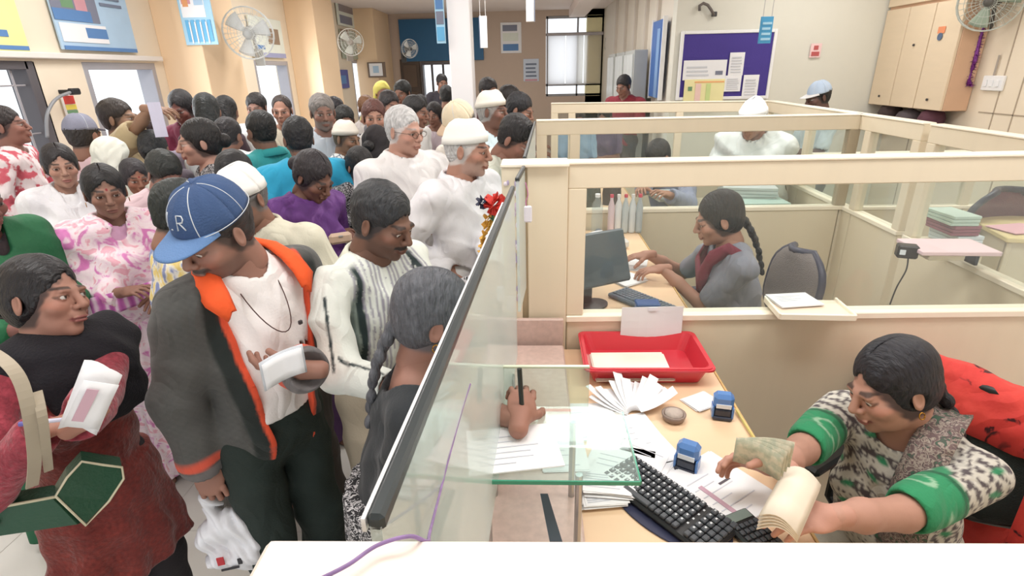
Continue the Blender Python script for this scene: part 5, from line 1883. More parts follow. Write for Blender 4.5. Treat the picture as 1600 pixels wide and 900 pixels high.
# clerks first ------------------------------------------------------
kurti = ramp_mat('kurti_print', 'noise', [(0.0, (196, 194, 184)), (.47, (206, 204, 194)), (.50, (92, 78, 84)), (.535, (206, 204, 194)), (.60, (150, 160, 160)), (.66, (86, 96, 104))], scale=34, dist=2.2, detail=2)
def kurti_paint(Q, P, J):
    rr = np.random.RandomState(4)
    base = np.tile(L3((204, 200, 190)), (len(P), 1))
    x, y, z = P[:, 0], P[:, 1], P[:, 2]
    f = np.sin(x*200+4*np.sin(z*80))*np.sin(z*215+3*np.sin(x*70+y*60))+.6*np.sin(y*190+z*90)
    m = smoothstep(.0, .35, f)[:, None]
    C = base*(1-m)+L3((84, 76, 80))*m
    g2 = smoothstep(.7, .95, np.sin(x*45+2*np.sin(z*30))*np.sin(z*52+y*30))[:, None]
    C = C*(1-g2)+L3((52, 138, 96))*g2
    for n in 'rl':
        S, E = J['s'+n], J['e'+n]
        d = E-S
        t = ((P-S)@d)/(d@d)
        near = smoothstep(.13, .10, np.linalg.norm(P-(S+np.clip(t, 0, 1)[:, None]*d), axis=1))
        band = (smoothstep(.48, .51, t)*near)[:, None]
        ring = np.abs(((t-.72)/.10)**2+(np.sin(np.arctan2(y-S[1], x-S[0])*5)/1.1)**2-.5)
        gcol = L3((44, 142, 96))*(1-smoothstep(.2, .1, ring))[:, None]+L3((150, 190, 160))*smoothstep(.2, .1, ring)[:, None]
        C = C*(1-band)+gcol*band
        ed = (smoothstep(.03, .015, np.abs(t-.53))*near)[:, None]
        C = C*(1-ed)+L3((26, 92, 62))*ed
    return C
def clerk1_more(R, J, sp, s, hcn, Rh, pel, tolocal):
    # printed scarf down the front and over the shoulder
    b = MB()
    mt = ramp_mat('stole_print', 'noise', [(0, (70, 62, 60)), (.42, (112, 92, 92)), (.5, (170, 160, 148)), (.55, (100, 74, 80)), (.65, (64, 96, 78))], scale=60, dist=1.5)
    G = []
    for (x, y, z, w) in ((.06, .10, 1.47, .05), (.075, .03, 1.50, .05), (.08, -.06, 1.47, .055), (.085, -.13, 1.38, .06), (.09, -.165, 1.27, .065), (.09, -.165, 1.15, .07), (.10, -.16, 1.02, .075), (.11, -.17, .92, .08)):
        G.append([sp(x+w*(k/4-.5)*1.6, y-.006*(k % 2)+.25*abs(k/4-.5)**2*.2, z)*s for k in range(5)])
    b.grid(G, mt, .008)
    ob = b.build('stole', R, True)
    ob['label'] = 'dark printed stole'
c1 = person('seated cashier in green and white printed tunic counting banknotes at the front desk', 1412, 537, 1.20, rel=-20, hrel=-26, hp=22, hr=-6, lod=0, fem=True, seat=True, ht=1.64, lean=17,
       skin=(192, 140, 120), hair='plait', hcol=(40, 40, 50), fat=.026, wide=1.02, hfat=.006, jaw=1.1, lip=(150, 80, 80), earring=True, gaze=(0, -1, -.5),
       rh=at(1198, 742, z=1.07), lh=at(1285, 812, z=1.04), rd=(-.8, .15, .1), ld=(-.8, -.1, .05), rc=.42, lc=.35, rn=(.2, -.8, -.5), ln=(-.1, .2, -1), arm=1.02,
       topname='tunic', top=dict(paint=kurti_paint, sleeve=.86, flare=1.0, hem=.86, neck=.078, vneck=.10, fold=.004, h=.0065, t=.014), bottom=('trousers', (190, 186, 176)), head=1.0,
       rp=(-.3, .3, -.8), lp=(.1, .4, -.9), more=clerk1_more)
# her chair with the red stole
cr, s1 = c1[0], c1[2]
zs1 = cr.location.z+.40*s1
ch = office_chair('black high backed office chair under a red printed stole, of the nearest cashier', (cr.location.x+.06, cr.location.y+.0, 0), cr.rotation_euler.z, zs1, (36, 40, 40), (34, 44, 42), back_h=.40, w=.50)
red_pr = ramp_mat('red_stole_print', 'noise', [(0, (44, 22, 26)), (.36, (70, 24, 30)), (.40, (214, 62, 58)), (.6, (224, 72, 64)), (1, (232, 84, 74))], scale=13, dist=.6, detail=4)
rs = thing('stole', 'red stole with dark leaf prints draped over the black chair back', 'stole', ch.location, ch.rotation_euler.z)
def stole(m):
    G = []
    w = .52
    zt = zs1+.12+.40
    prof = [(-.045, zt-.14), (-.035, zt-.06), (-.02, zt-.01), (.0, zt+.038), (.03, zt+.034), (.05, zt-.0), (.055, zt-.2), (.06, zt-.4), (.065, zt-.60)]
    for x in np.linspace(-.34, .34, 21):
        xe = x
        drop = max(0, abs(x)-.20)*.9
        yb = .24-.05*(1-min(1, (x/.26)**2))+.05
        G.append([(xe, yb+dy+.008*sin(x*40+i), z-drop*(1 if i < 6 else .6)-.006*sin(x*23)) for i, (dy, z) in enumerate(prof)])
    m.grid(G, red_pr, .004)
    G = []
    for x in np.linspace(.16, .36, 9):
        G.append([(x, .20-.045*min(1, i/2)+.010*sin(x*60+i*.6), zt-.0-.62*i/7-(x-.16)*.25) for i in range(8)])
    m.grid(G, red_pr, .004)
part('cloth', rs, stole, True)

def c2_scarf(R, J, sp, s, hcn, Rh, pel, tolocal):
    b = MB()
    mt = cloth((128, 54, 70))
    G = []
    for (x, y, z, w) in ((.13, .05, 1.40, .05), (.10, -.02, 1.47, .05), (.05, -.09, 1.42, .07), (.02, -.13, 1.33, .10), (.0, -.14, 1.26, .10), (-.06, -.11, 1.38, .07), (-.10, -.02, 1.46, .05), (-.13, .06, 1.40, .05)):
        G.append([sp(x, y-.02*sin(pi*k/5), z+w*(k/5-.5))*s for k in range(6)])
    b.grid(G, mt, .014)
    ob = b.build('scarf', R, True)
    ob['label'] = 'maroon scarf'
c2 = person('second cashier with a long plait and maroon scarf, seen in profile behind the partition', 1128, 300, 2.32, rel=-68, hrel=-8, hp=20, lod=0, fem=True, seat=True, ht=1.60, lean=14,
       skin=(172, 122, 100), hair='plait', hcol=(38, 36, 40), rh=at(1012, 398, z=1.02), lh=at(1035, 420, z=1.02), rd=(-1, 0, -.1), ld=(-1, 0, -.1), rn=(0, 0, -1), ln=(0, 0, -1),
       topname='tunic', top=dict(rgb=(136, 138, 150), sleeve=.8, hem=.80, neck=.07), bottom=('trousers', (90, 90, 100)), more=c2_scarf, fat=.01)
ch2 = office_chair('dark blue mesh office chair of the second cashier', (c2[0].location.x+.02, c2[0].location.y+.10, 0), c2[0].rotation_euler.z+.15, c2[0].location.z+.38*c2[2], (56, 58, 80), (120, 112, 112), back_h=.36, w=.36)
office_chair('maroon mesh chair at the right edge by the yellowish desk', (2.50, 3.30, 0), radians(-165), .68, (52, 48, 58), (112, 70, 72), back_h=.42, w=.46)
c3 = person('third clerk with short dark hair in a grey blue shirt, head bowed behind two partitions', 1030, 223, 4.05, rel=-40, hp=40, lod=1, seat=True, ht=1.66, lean=16, skin=SK2, hair='short', hcol=BLK,
       rh=at(1000, 300, z=1.10), lh=at(1045, 305, z=1.10), topname='shirt', top=dict(rgb=(142, 148, 172), sleeve=1.85, hem=.8), bottom=('trousers', (60, 60, 70)))
person('stooping person in white clothes and white cap behind the third partition', 1180, 156, 3.9, rel=-20, lean=30, hp=25, lod=1, skin=SK2, hair='short', hcol=DGR, hat='boat', hatcol=(236, 238, 238),
       topname='shirt', top=dict(rgb=(226, 232, 230), sleeve=1.85, hem=.8, t=.03, fold=.010), wide=1.05, fat=.03, rh=at(1120, 260, z=1.2), lh=at(1130, 270, z=1.2))
person('person with pale blue cap and pale shirt near the corner of the far partition', 1282, 129, 5.35, rel=-55, hp=16, lod=1, skin=(100, 68, 58), hair='short', hcol=BLK, hat='cap', hatcol=(186, 204, 226), brimcol=(226, 226, 226),
       topname='shirt', top=dict(rgb=(198, 214, 220), sleeve=.8, hem=.84), bottom=('trousers', (80, 84, 92)))
person('person in dark red clothes standing under the certificates at the far end', 975, 118, 7.5, rel=-30, hp=20, lod=2, skin=SK3, hair='short', topname='shirt', top=dict(rgb=(132, 38, 52), sleeve=1.8, hem=.8), wide=1.15)
person('person in blue striped shirt seen through the third partition glass', 902, 168, 5.6, rel=20, hp=20, lod=2, skin=SK3, topname='shirt', top=dict(rgb=(146, 176, 204), sleeve=.8, hem=.84), bottom=('trousers', (70, 72, 90)))
person('person in dark violet clothes beside the blue striped shirt, seen through the third partition glass', 945, 166, 6.1, rel=-20, hp=20, lod=2, fem=True, hair='bun', skin=SK3, topname='blouse', top=dict(rgb=(108, 92, 120), sleeve=.8, hem=.84))

# foreground queue --------------------------------------------------
def knit_extra(R, J, sp, s, hcn, Rh, pel, tolocal):
    # black scarf wrapped high on the neck and spread over chest and shoulder
    X = Sdf()
    X.ell(sp(0, .0, 1.45), (.115, .105, .060), R=None)
    X.ell(sp(.02, -.08, 1.36), (.125, .060, .09), k=.05)
    X.ell(sp(.05, -.10, 1.27), (.135, .055, .10), k=.05)
    X.cap(sp(-.13, .02, 1.415), sp(.15, .02, 1.415), .068, .072, k=.04)
    X.cap(J['sl'], J['sl']*.6+J['el']*.4, .082, .075, k=.04)
    X.ell(sp(.03, .09, 1.30), (.17, .05, .15), k=.05)
    rnd = random.Random(2)
    X.off(folds(rnd, .006, 1.2))
    X.cap(hcn+Rh@V3(0, -.01, -.03), hcn+Rh@V3(0, -.03, -.02), .078, .078, k=.01, op='s')
    P, F = surfnet(X, (-.35, -.35, 1.0), (.40, .35, 1.65), .008, 1)
    o_ = np_mesh('scarf', P*s, F, [M('black_scarf', (28, 26, 32), rough=.95, bump=.5, bscale=180)], R)
    o_['label'] = 'black wrapped scarf'
knit = ramp_mat('red_knit', 'noise', [(0, (52, 16, 20)), (.42, (92, 28, 34)), (.52, (140, 44, 52)), (.62, (166, 72, 78)), (1, (186, 96, 96))], scale=75, dist=.4, detail=3, bump=.8)
knit2 = ramp_mat('brown_red_knit', 'noise', [(0, (46, 18, 14)), (.42, (78, 30, 24)), (.55, (112, 46, 34)), (1, (150, 70, 52))], scale=85, dist=.4, detail=3, bump=.8)
def knit_paint(Q, P, J):
    f = np.sin(P[:, 0]*190+3*np.sin(P[:, 2]*61))*np.sin(P[:, 2]*170+P[:, 1]*150+3*np.sin(P[:, 0]*53))
    n = smoothstep(-.9, .9, f*.6+.4*np.sin(P[:, 2]*37+19*P[:, 0]+2*np.sin(P[:, 0]*31)))[:, None]
    n = .35+.3*n
    C = L3((84, 28, 26))*(1-n)+L3((134, 52, 44))*n
    arm = 0
    for k in 'rl':
        for a_, b_ in ((J['s'+k], J['e'+k]), (J['e'+k], J['w'+k])):
            d = b_-a_
            t = np.clip(((P-a_)@d)/(d@d), 0, 1)
            arm = np.maximum(arm, smoothstep(.095, .07, np.linalg.norm(P-(a_+t[:, None]*d), axis=1)))
    arm = (arm*smoothstep(.6, .8, Q[:, 2]))[:, None]
    R_ = L3((112, 30, 42))*(1-n)+L3((176, 72, 86))*n
    return C*(1-arm)+R_*arm
P1 = person('woman in a red knitted sweater and black scarf holding a booklet, at the lower left', 48, 405, 1.24, rel=22, hrel=22, hp=-4, hr=14, head=1.05, lod=0, fem=True, lean=2, skin=(170, 118, 98), hair='bun', hcol=(30, 27, 30), hrough=.38,
       gaze=(.45, -1, .25), lip=(150, 84, 84), wide=1.0, fat=.008,
       rh=at(66, 672, z=1.17), lh=at(120, 664, z=1.19), rd=(.9, .1, .25), ld=(.55, .2, .35), rn=(.1, -.2, .9), ln=(-.3, -.7, .5), rc=.5, lc=.45,
       topname='sweater', top=dict(paint=knit_paint, mat=KNIT, sleeve=1.9, hem=.60, hemw=.22, t=.016, neck=.06, h=.008, flare=1.2), bottom=('trousers', (38, 34, 38)), more=knit_extra)
def jacket_paint(Q, P, J):
    C = np.tile(L3((82, 82, 80)), (len(P), 1))
    f = np.sin(P[:, 0]*300)*np.sin(P[:, 2]*280)
    C = C*(1+.10*f)[:, None]
    z, x, y = Q[:, 2], Q[:, 0], Q[:, 1]
    w = .118*(.55+.45*smoothstep(.85, 1.40, z))
    front = smoothstep(.0, -.02, y)
    ax = np.abs(x-.012)
    bl = (smoothstep(w+.060, w+.050, ax)*front*smoothstep(1.46, 1.42, z))[:, None]
    C = C*(1-bl)+L3((32, 40, 38))*bl
    ob = (smoothstep(w+.020, w+.015, ax)*front)[:, None]
    C = C*(1-ob)+L3((226, 84, 50))*ob
    for n in 'rl':
        d = nrm(J['w'+n]-J['e'+n])
        t = (P-J['w'+n])@d
        near = smoothstep(.10, .08, np.linalg.norm(P-J['w'+n], axis=1))
        m_ = (near*smoothstep(-.070, -.064, t)*smoothstep(-.026, -.032, t))[:, None]
        C = C*(1-m_)+L3((214, 88, 66))*m_
        m_ = (near*smoothstep(-.026, -.020, t))[:, None]
        C = C*(1-m_)+L3((110, 106, 106))*m_
    return C
def p2_more(R, J, sp, s, hcn, Rh, pel, tolocal):
    om = M('orange_lining', (238, 92, 40), rough=.85, bump=.3)
    for sx in (-1, 1):
        b = MB()
        G = []
        for i, (x, y, z, w) in enumerate(((.02, .085, 1.480, .030), (.060, .062, 1.492, .036), (.094, .020, 1.482, .048), (.112, -.030, 1.458, .060), (.116, -.075, 1.425, .055), (.108, -.108, 1.385, .015))):
            G.append([sp(sx*(x+w*(k/5-.35)*1.0), y-.006*sin(pi*k/5), z+.016*sin(pi*k/5)-.02*(k/5))*s for k in range(6)])
        b.grid(G if sx > 0 else G[::-1], om, .016)
        o_ = b.build('jacket_collar', R, True)
        o_['label'] = 'bright orange turned collar'
    b = MB()
    b.tube([sp(.058*cos(t)*1.0, -.03+.075*sin(t) if sin(t) > 0 else -.03+.135*sin(t), 1.44+(.02*sin(t) if sin(t) > 0 else .135*sin(t)))*s for t in np.linspace(0, 2*pi, 40)], .0016, M('dark_string', (70, 40, 34), rough=.6), 5, closed=True)
    b.build('neck_string', R, True)
    b = MB()
    b.box(sp(.06, -.140, 1.30)*s, (.012, .008, .012), darkm, bev=.002)
    b.build('badge', R)
def shirt_strip(Q, P, J):
    C = np.tile(L3((240, 236, 234)), (len(P), 1))
    return C
P2 = person('man in a blue baseball cap and grey jacket with orange lining, holding a passbook', 318, 291, 1.30, rel=24, hrel=-78, hp=24, hr=4, lod=0, lean=5, skin=(158, 112, 94), hair='short', hcol=(60, 56, 54), hat='cap', hatcol=(58, 82, 122), brimcol=(96, 130, 176),
       stubble=((70, 62, 58), .5), stache=(70, 64, 60), jaw=1.12, hfat=.004, fat=.008, wide=.94, gaze=(0, -1, -.6),
       rh=at(322, 742, z=.80), rd=(.25, -.3, -1), rn=(-.4, .9, -.1), rc=.75, rt=.5, rp=(-.6, .4, -.2), lh=at(482, 578, z=1.17), ld=(-.9, -.25, .12), ln=(-.2, .5, .8), lc=.40, lp=(-.2, .5, -1), sw=.175,
       topname='shirt', top=dict(rgb=(238, 234, 232), sleeve=.6, hem=.985, t=.010, neck=.066, vneck=.10, h=.008), collar=(238, 234, 230),
       overname='jacket', over=dict(paint=jacket_paint, sleeve=1.93, hem=.84, t=.023, open=.118, openx=.012, neck=.080, h=.0075, flare=1.1), bottom=('trousers', (34, 46, 42)), more=p2_more, head=1.0)
def stripe_paint(Q, P, J):
    x, y, z = Q[:, 0], Q[:, 1], Q[:, 2]
    C = np.tile(L3((226, 230, 222)), (len(P), 1))
    fr = smoothstep(-.01, -.04, y)*smoothstep(.150, .142, np.abs(x))
    st = smoothstep(.1, .6, np.sin(x*2*pi/.017))
    m_ = (fr*st*smoothstep(.96, .98, z))[:, None]
    C = C*(1-m_*.75)+L3((120, 112, 138))*m_*.75
    ax = np.abs(x)
    dk = (fr*smoothstep(.012, .008, np.abs(ax-.112-.05*(1.3-z)*0)))[:, None]
    C = C*(1-dk)+L3((36, 52, 52))*dk
    sd = (smoothstep(.118, .124, ax)*smoothstep(.158, .150, ax)*smoothstep(.0, -.03, y)*smoothstep(1.36, 1.33, z)*.8)[:, None]
    C = C*(1-sd)+L3((104, 124, 114))*sd
    for n in 'rl':
        for a_, b_ in ((J['s'+n], J['e'+n]), (J['e'+n], J['w'+n])):
            d = b_-a_
            t = ((P-a_)@d)/(d@d)
            off = P-(a_+np.clip(t, 0, 1)[:, None]*d)
            r_ = np.linalg.norm(off, axis=1)
            sidev = nrm(np.cross(d, [0, 0, 1.0]))
            q = off@sidev
            m_ = (smoothstep(.085, .07, r_)*smoothstep(.006, .003, np.abs(q-.012))*(t > .15)*(t < .98)*smoothstep(.08, .09, ax+.0*z))[:, None]
            C = C*(1-m_)+L3((44, 56, 58))*m_
    return C
P3 = person('moustached man in a cream and green striped shirt in the middle of the queue', 592, 288, 1.60, rel=38, hrel=14, hp=22, lod=0, lean=7, skin=(122, 84, 66), hair='short', hcol=(52, 54, 58), stache=(24, 20, 20), stubble=((40, 34, 32), .35), jaw=1.02,
       rh=at(612, 606, z=1.10), lh=at(690, 560, z=1.15), rd=(1, .1, -.1), ld=(1, 0, 0), rc=.5, lc=.5, rp=(-.3, .3, -1), wide=.94,
       topname='shirt', top=dict(paint=stripe_paint, sleeve=1.9, hem=.80, t=.014, neck=.068, vneck=.07, h=.0075, fold=.007), collar=(228, 228, 212), bottom=('trousers', (186, 172, 150)), gaze=(0, -1, -.5))
skirtm = ramp_mat('black_white_floral', 'noise', [(0, (24, 24, 28)), (.47, (34, 34, 38)), (.50, (206, 204, 206)), (.56, (206, 204, 206)), (.59, (40, 40, 44)), (1, (30, 30, 34))], scale=48, dist=2.5, detail=1.5)
P4 = person('grey haired woman in a black blouse writing at the counter, partly behind the glass edge', 676, 424, 1.13, rel=84, hrel=10, hp=14, lod=0, fem=True, lean=16, skin=(160, 110, 92), hair='plait', hcol=(86, 88, 94), hrough=.5, head=1.04,
       lh=at(812, 655, z=1.235), ld=(.1, 1, .30), ln=(-.4, .3, -.9), lc=.6, rh=at(712, 700, z=1.10), rd=(.8, .2, -.3), lp=(-1, 0, -.4), rp=(0, 1, -.4), wide=1.05, fat=.014, arm=.9,
       topname='blouse', top=dict(rgb=(40, 44, 48), sleeve=.95, hem=.98, t=.010, neck=.115, h=.008), bottom=('skirt', skirtm), earring=True)
sarip = ramp_mat('pink_sari', 'noise', [(0, (196, 92, 168)), (.36, (214, 130, 186)), (.44, (238, 214, 224)), (.56, (242, 226, 230)), (.62, (232, 170, 186)), (1, (236, 200, 206))], scale=16, dist=1.2, detail=3)
def drape(matl, t=.035, hem=1.0, arms=True, name='shawl', label=None, neck=.07, seed=1, fem=True):
    def f(R, J, sp, s, hcn, Rh, pel, tolocal):
        X = Sdf()
        X.ell(sp(0, .0, 1.25), (.14+t, .10+t, .20+t))
        X.ell(sp(0, -.01, 1.08), (.135+t, .10+t, .17+t), k=.07)
        X.cap(J['sr']*.9+sp(0, 0, 1.385)*.1, J['sl']*.9+sp(0, 0, 1.385)*.1, .055+t, .055+t, k=.06)
        if arms:
            for n in 'rl':
                X.cap(J['s'+n], J['e'+n], .05+t, .048+t, k=.05)
                X.cap(J['e'+n], J['w'+n]*.55+J['e'+n]*.45, .046+t, .040+t, k=.05)
        X.ell(sp(0, .02, 1.44), (.10, .09, .06), k=.05)
        X.ell(sp(0, -.085, 1.235), (.12+t, .052+t, .075+t), k=.04)
        X.ell(sp(0, -.03, 1.08), (.13+t, .10+t, .14+t), k=.05)
        X.off(folds(random.Random(seed), .009, .9))
        X.fn(lambda P: hem-P[:, 2]+.04*np.sin(P[:, 0]*9), k=.01, op='i')
        X.cap(hcn+Rh@V3(0, .01, -.09), sp(0, -.07, 1.40), neck, neck*.55, k=.01, op='s')
        P, F = surfnet(X, (-.5, -.5, .6), (.5, .5, 1.7), .010, 1)
        o_ = np_mesh(name, P*s, F, [matl], R)
        if label:
            o_['label'] = label
    return f
P5 = person('woman with a bindi in a pink and white tie dyed sari, facing the camera', 152, 258, 2.22, rel=4, hp=6, lod=0, fem=True, skin=(140, 98, 80), hair='bun', hcol=(30, 28, 30), bindi=True, lip=(122, 72, 66),
       topname='blouse', top=dict(rgb=(206, 160, 190), sleeve=.8, hem=.95), bottom=('skirt', sarip), more=drape(sarip, .030, .82, name='sari', label='pink and white tie dyed drape'), wide=1.12, fat=.02, gaze=(.1, -1, 0), earring=True)
_R, _J, _s = P5
sash = MB()
sm_ = ramp_mat('purple_sash', 'wave', [(0, (176, 84, 160)), (.5, (202, 120, 184)), (1, (234, 206, 224))], scale=9, dist=3)
G = []
for i, t_ in enumerate(np.linspace(0, 1, 10)):
    cx_, cz_ = -.19+.36*t_, 1.10+.06*t_
    G.append([((cx_)*_s, (-.225-.03*sin(pi*t_)-.006*(k % 2))*_s, (cz_+(k/6-.5)*(.11-.05*t_))*_s) for k in range(7)])
sash.grid(G, sm_, .008)
G = []
for i, t_ in enumerate(np.linspace(0, 1, 8)):
    G.append([((.10+.05*t_+(k/6-.5)*(.05+.10*t_))*_s, (-.235-.012*(k % 2))*_s, (1.13-.40*t_)*_s) for k in range(7)])
sash.grid(G, sm_, .008)
so = sash.build('sash', _R, True)
so['label'] = 'purple gathered sash'
P8 = person('man in a white boat shaped cap and cream shirt behind the baseball cap man', 368, 262, 1.92, rel=-28, hrel=-14, hp=20, lod=0, skin=(146, 100, 80), hair='short', hcol=(110, 108, 108), hat='boat', hatcol=(240, 238, 234), stubble=((96, 80, 72), .4), jaw=1.08,
       topname='shirt', top=dict(rgb=(224, 220, 200), sleeve=.9, hem=.84, neck=.068, t=.018), collar=(226, 222, 202), bottom=('trousers', (70, 64, 60)), wide=1.08, gaze=(0, -1, -.5),
       more=lambda R, J, sp, s, *a: (MB().box(sp(.09, -.128, 1.27)*s, (.075, .006, .085), cloth((220, 216, 196))).build('pocket', R), MB().box(sp(.085, -.136, 1.315)*s, (.010, .008, .05), M('pen_blue', (54, 54, 120), rough=.3), bev=.002).build('pen', R)))
P9 = person('woman in a purple blouse looking down, in front of the bright blue shirt', 485, 240, 2.5, rel=42, hp=34, lod=0, fem=True, skin=(118, 78, 62), hair='bun', hcol=(52, 46, 50), topname='blouse',
       top=dict(mat=ramp_mat('purple_cloth', 'noise', [(0, (70, 36, 92)), (.5, (98, 52, 124)), (.7, (126, 84, 150)), (1, (150, 110, 170))], scale=14, dist=.8), sleeve=.85, hem=.8, t=.03, fold=.01), bottom=('skirt', (84, 56, 96)), wide=1.05,
       rh=at(520, 372, z=1.12), lh=at(545, 368, z=1.12), rc=.5, lc=.5)
P10 = person('white haired man with spectacles in a white shirt, facing right', 628, 166, 2.95, rel=32, hrel=14, hp=8, lod=0, skin=(196, 146, 126), hair='crop', hcol=(214, 210, 208), brow=(150, 140, 136), glasses=True, topname='shirt',
        top=dict(rgb=(240, 238, 238), sleeve=.9, hem=.82, t=.024, vneck=.06), collar=(240, 238, 236), bottom=('trousers', (120, 112, 104)), wide=1.12, fat=.03, hfat=.004)
P11 = person('old man in white boat cap and long white shirt right of the bespectacled man', 728, 190, 2.50, rel=50, hrel=22, hp=8, lod=0, skin=(176, 124, 102), hair='crop', hcol=(206, 202, 198), hat='boat', hatcol=(242, 240, 234), stubble=((200, 190, 184), .25), topname='shirt',
        top=dict(rgb=(238, 236, 240), sleeve=1.85, hem=.55, t=.026, fold=.008), collar=(238, 236, 240), bottom=('trousers', (226, 224, 222)), wide=1.05, rh=at(700, 420, z=1.02), lh=at(770, 430, z=1.05))
P12 = person('man in a cream cap with his head bowed between two white clad men', 715, 163, 3.25, rel=-40, hp=26, lod=1, skin=SK3, hair='short', hcol=(84, 80, 80), hat='cap', hatcol=(230, 216, 188), brimcol=(214, 188, 160), topname='shirt', top=dict(rgb=(238, 232, 222), sleeve=.9, hem=.84))
P13 = person('grey haired man in pale blue shirt and white cap facing right beside the column', 768, 144, 3.95, rel=56, hrel=12, hp=4, lod=1, skin=(128, 88, 74), hair='crop', hcol=(170, 168, 166), hat='boat', hatcol=(232, 226, 214), topname='shirt', top=dict(rgb=(206, 226, 234), sleeve=.9, hem=.84), collar=(206, 226, 234))
P14 = person('dark haired man bowing his head at the counter right beside the broad post', 806, 184, 3.02, rel=62, hp=34, lod=1, lean=8, skin=(150, 102, 84), hair='short', hcol=(38, 36, 38), topname='shirt', top=dict(rgb=(218, 220, 206), sleeve=.9, hem=.84), sw=.17, lh=at(835, 300, z=1.2), rh=at(800, 320, z=1.1))
P15 = person('dark haired person in green behind the bowing man near the glass posts', 812, 146, 4.4, rel=70, hp=20, lod=1, skin=SK3, hair='short', hcol=(46, 46, 50), topname='shirt', top=dict(rgb=(96, 116, 100), sleeve=.9, hem=.84), sw=.17)
P16 = person('grey bearded man in a white shirt facing the camera in the back of the crowd', 500, 147, 4.0, rel=8, hp=6, lod=1, skin=(146, 104, 88), hair='short', hcol=(130, 124, 120), stubble=((120, 112, 108), .75), stache=(110, 104, 100), topname='shirt', top=dict(rgb=(214, 222, 232), sleeve=.9, hem=.84), collar=(214, 222, 232))
P17 = person('young man with dark brows and white shirt facing the camera left of the bespectacled man', 582, 156, 4.05, rel=2, hp=4, lod=1, skin=(180, 130, 108), hair='short', hcol=(96, 74, 66), stache=(60, 44, 40), topname='shirt', top=dict(rgb=(236, 234, 232), sleeve=.9, hem=.84), collar=(236, 234, 232))
P18 = person('dark haired man behind the small white boat cap', 536, 166, 4.75, rel=10, hp=16, lod=1, skin=SK3, hair='short', hcol=(34, 36, 34), topname='shirt', top=dict(rgb=(96, 92, 100), sleeve=.9, hem=.84))
P19 = person('man in a small white boat cap and checked shirt facing right', 538, 190, 3.9, rel=48, hp=12, lod=1, skin=(150, 112, 86), hair='crop', hcol=(90, 80, 76), hat='boat', hatcol=(238, 232, 220), topname='shirt',
        top=dict(mat=ramp_mat('check_cloth', 'cells', [(0, (86, 100, 120)), (.06, (120, 134, 150)), (.1, (222, 226, 226)), (1, (232, 232, 230))], scale=26), sleeve=.9, hem=.84))
P20 = person('person under a long black veil left of the white haired man', 588, 198, 3.55, rel=150, lod=1, fem=True, skin=SK3, hair='bun', hat='scarf', hatcol=(46, 42, 44), topname='tunic', top=dict(rgb=(54, 48, 52), sleeve=1.85, hem=.5, t=.03))
P20b = person('woman in a black and white printed wrap, half hidden behind the purple blouse woman', 560, 232, 3.15, rel=30, lod=1, fem=True, hp=25, skin=SK3, hair='bun', topname='tunic', top=dict(mat=skirtm, sleeve=1.85, hem=.7, t=.02))
P21 = person('man in a teal shirt with his back turned, left of the bright blue shirt', 402, 174, 3.45, rel=-140, hrel=-10, lod=1, hp=10, skin=SK4, hair='short', hcol=(34, 34, 34), topname='shirt', top=dict(rgb=(46, 150, 152), sleeve=.9, hem=.82, t=.024), collar=(46, 150, 152), wide=1.0)
P22 = person('man in a bright blue shirt seen from behind in the centre of the crowd', 461, 184, 3.12, rel=-170, lod=1, hp=14, skin=SK4, hair='short', hcol=(30, 32, 36), topname='shirt', top=dict(rgb=(46, 166, 206), sleeve=.9, hem=.80, t=.026), collar=(50, 172, 212), wide=1.12)
P23 = person('bald man in beige at the edge of the bright opening', 437, 149, 4.8, rel=-12, hp=8, lod=1, skin=(176, 126, 104), hair='thin', hcol=(70, 58, 54), topname='shirt', top=dict(rgb=(206, 198, 178), sleeve=.9, hem=.84))
P24 = person('dark haired man in white behind the teal shirt, before the third window', 397, 146, 5.1, rel=-20, hp=10, lod=1, skin=(150, 108, 92), hair='short', hcol=(44, 40, 42), topname='shirt', top=dict(rgb=(232, 230, 226), sleeve=.9, hem=.84))
P25 = person('woman with long straight dark hair seen from behind, near the first pier', 318, 146, 4.1, rel=170, lod=1, fem=True, skin=SK3, hair='long', hcol=(36, 40, 42), topname='tunic', top=dict(rgb=(70, 52, 60), sleeve=.8, hem=.5))
P26 = person('dark haired person just right of the long haired woman', 350, 150, 4.75, rel=160, lod=1, skin=SK3, hair='long', fem=True, hcol=(30, 30, 32), topname='shirt', top=dict(rgb=(228, 232, 232), sleeve=.9, hem=.8))
P27 = person('woman with dark curls and a maroon top left of the long haired woman', 278, 142, 4.5, rel=-30, hp=22, lod=1, fem=True, skin=(120, 70, 60), hair='bun', hcol=(44, 42, 46), topname='blouse', top=dict(rgb=(110, 34, 60), sleeve=.8, hem=.8))
P28 = person('person in a khaki shirt raising an arm towards the window', 178, 155, 3.7, rel=62, hp=0, lod=1, skin=(150, 112, 86), hair='short', hcol=(60, 50, 46), topname='shirt', top=dict(rgb=(186, 168, 132), sleeve=1.15, hem=.84, t=.03), rh=at(240, 163, Y=3.35), rd=(1, .1, -.1), rp=(-.4, 0, -1), lh=None)
P29 = person('man in grey cap with dark patch and pink shirt left of the white headscarf', 122, 181, 3.45, rel=140, hp=5, lod=1, skin=SK3, hair='short', hcol=(60, 56, 54), hat='cap', hatcol=(140, 142, 160), brimcol=(70, 66, 76), topname='shirt', top=dict(rgb=(214, 184, 190), sleeve=.9, hem=.82))
P30 = person('person under a large white headscarf behind the pink sari woman', 168, 215, 3.1, rel=150, lod=1, fem=True, skin=SK3, hair=None, hat='scarf', hatcol=(236, 238, 226), topname='tunic', top=dict(rgb=(226, 230, 218), sleeve=1.8, hem=.5, t=.03), wide=1.15)
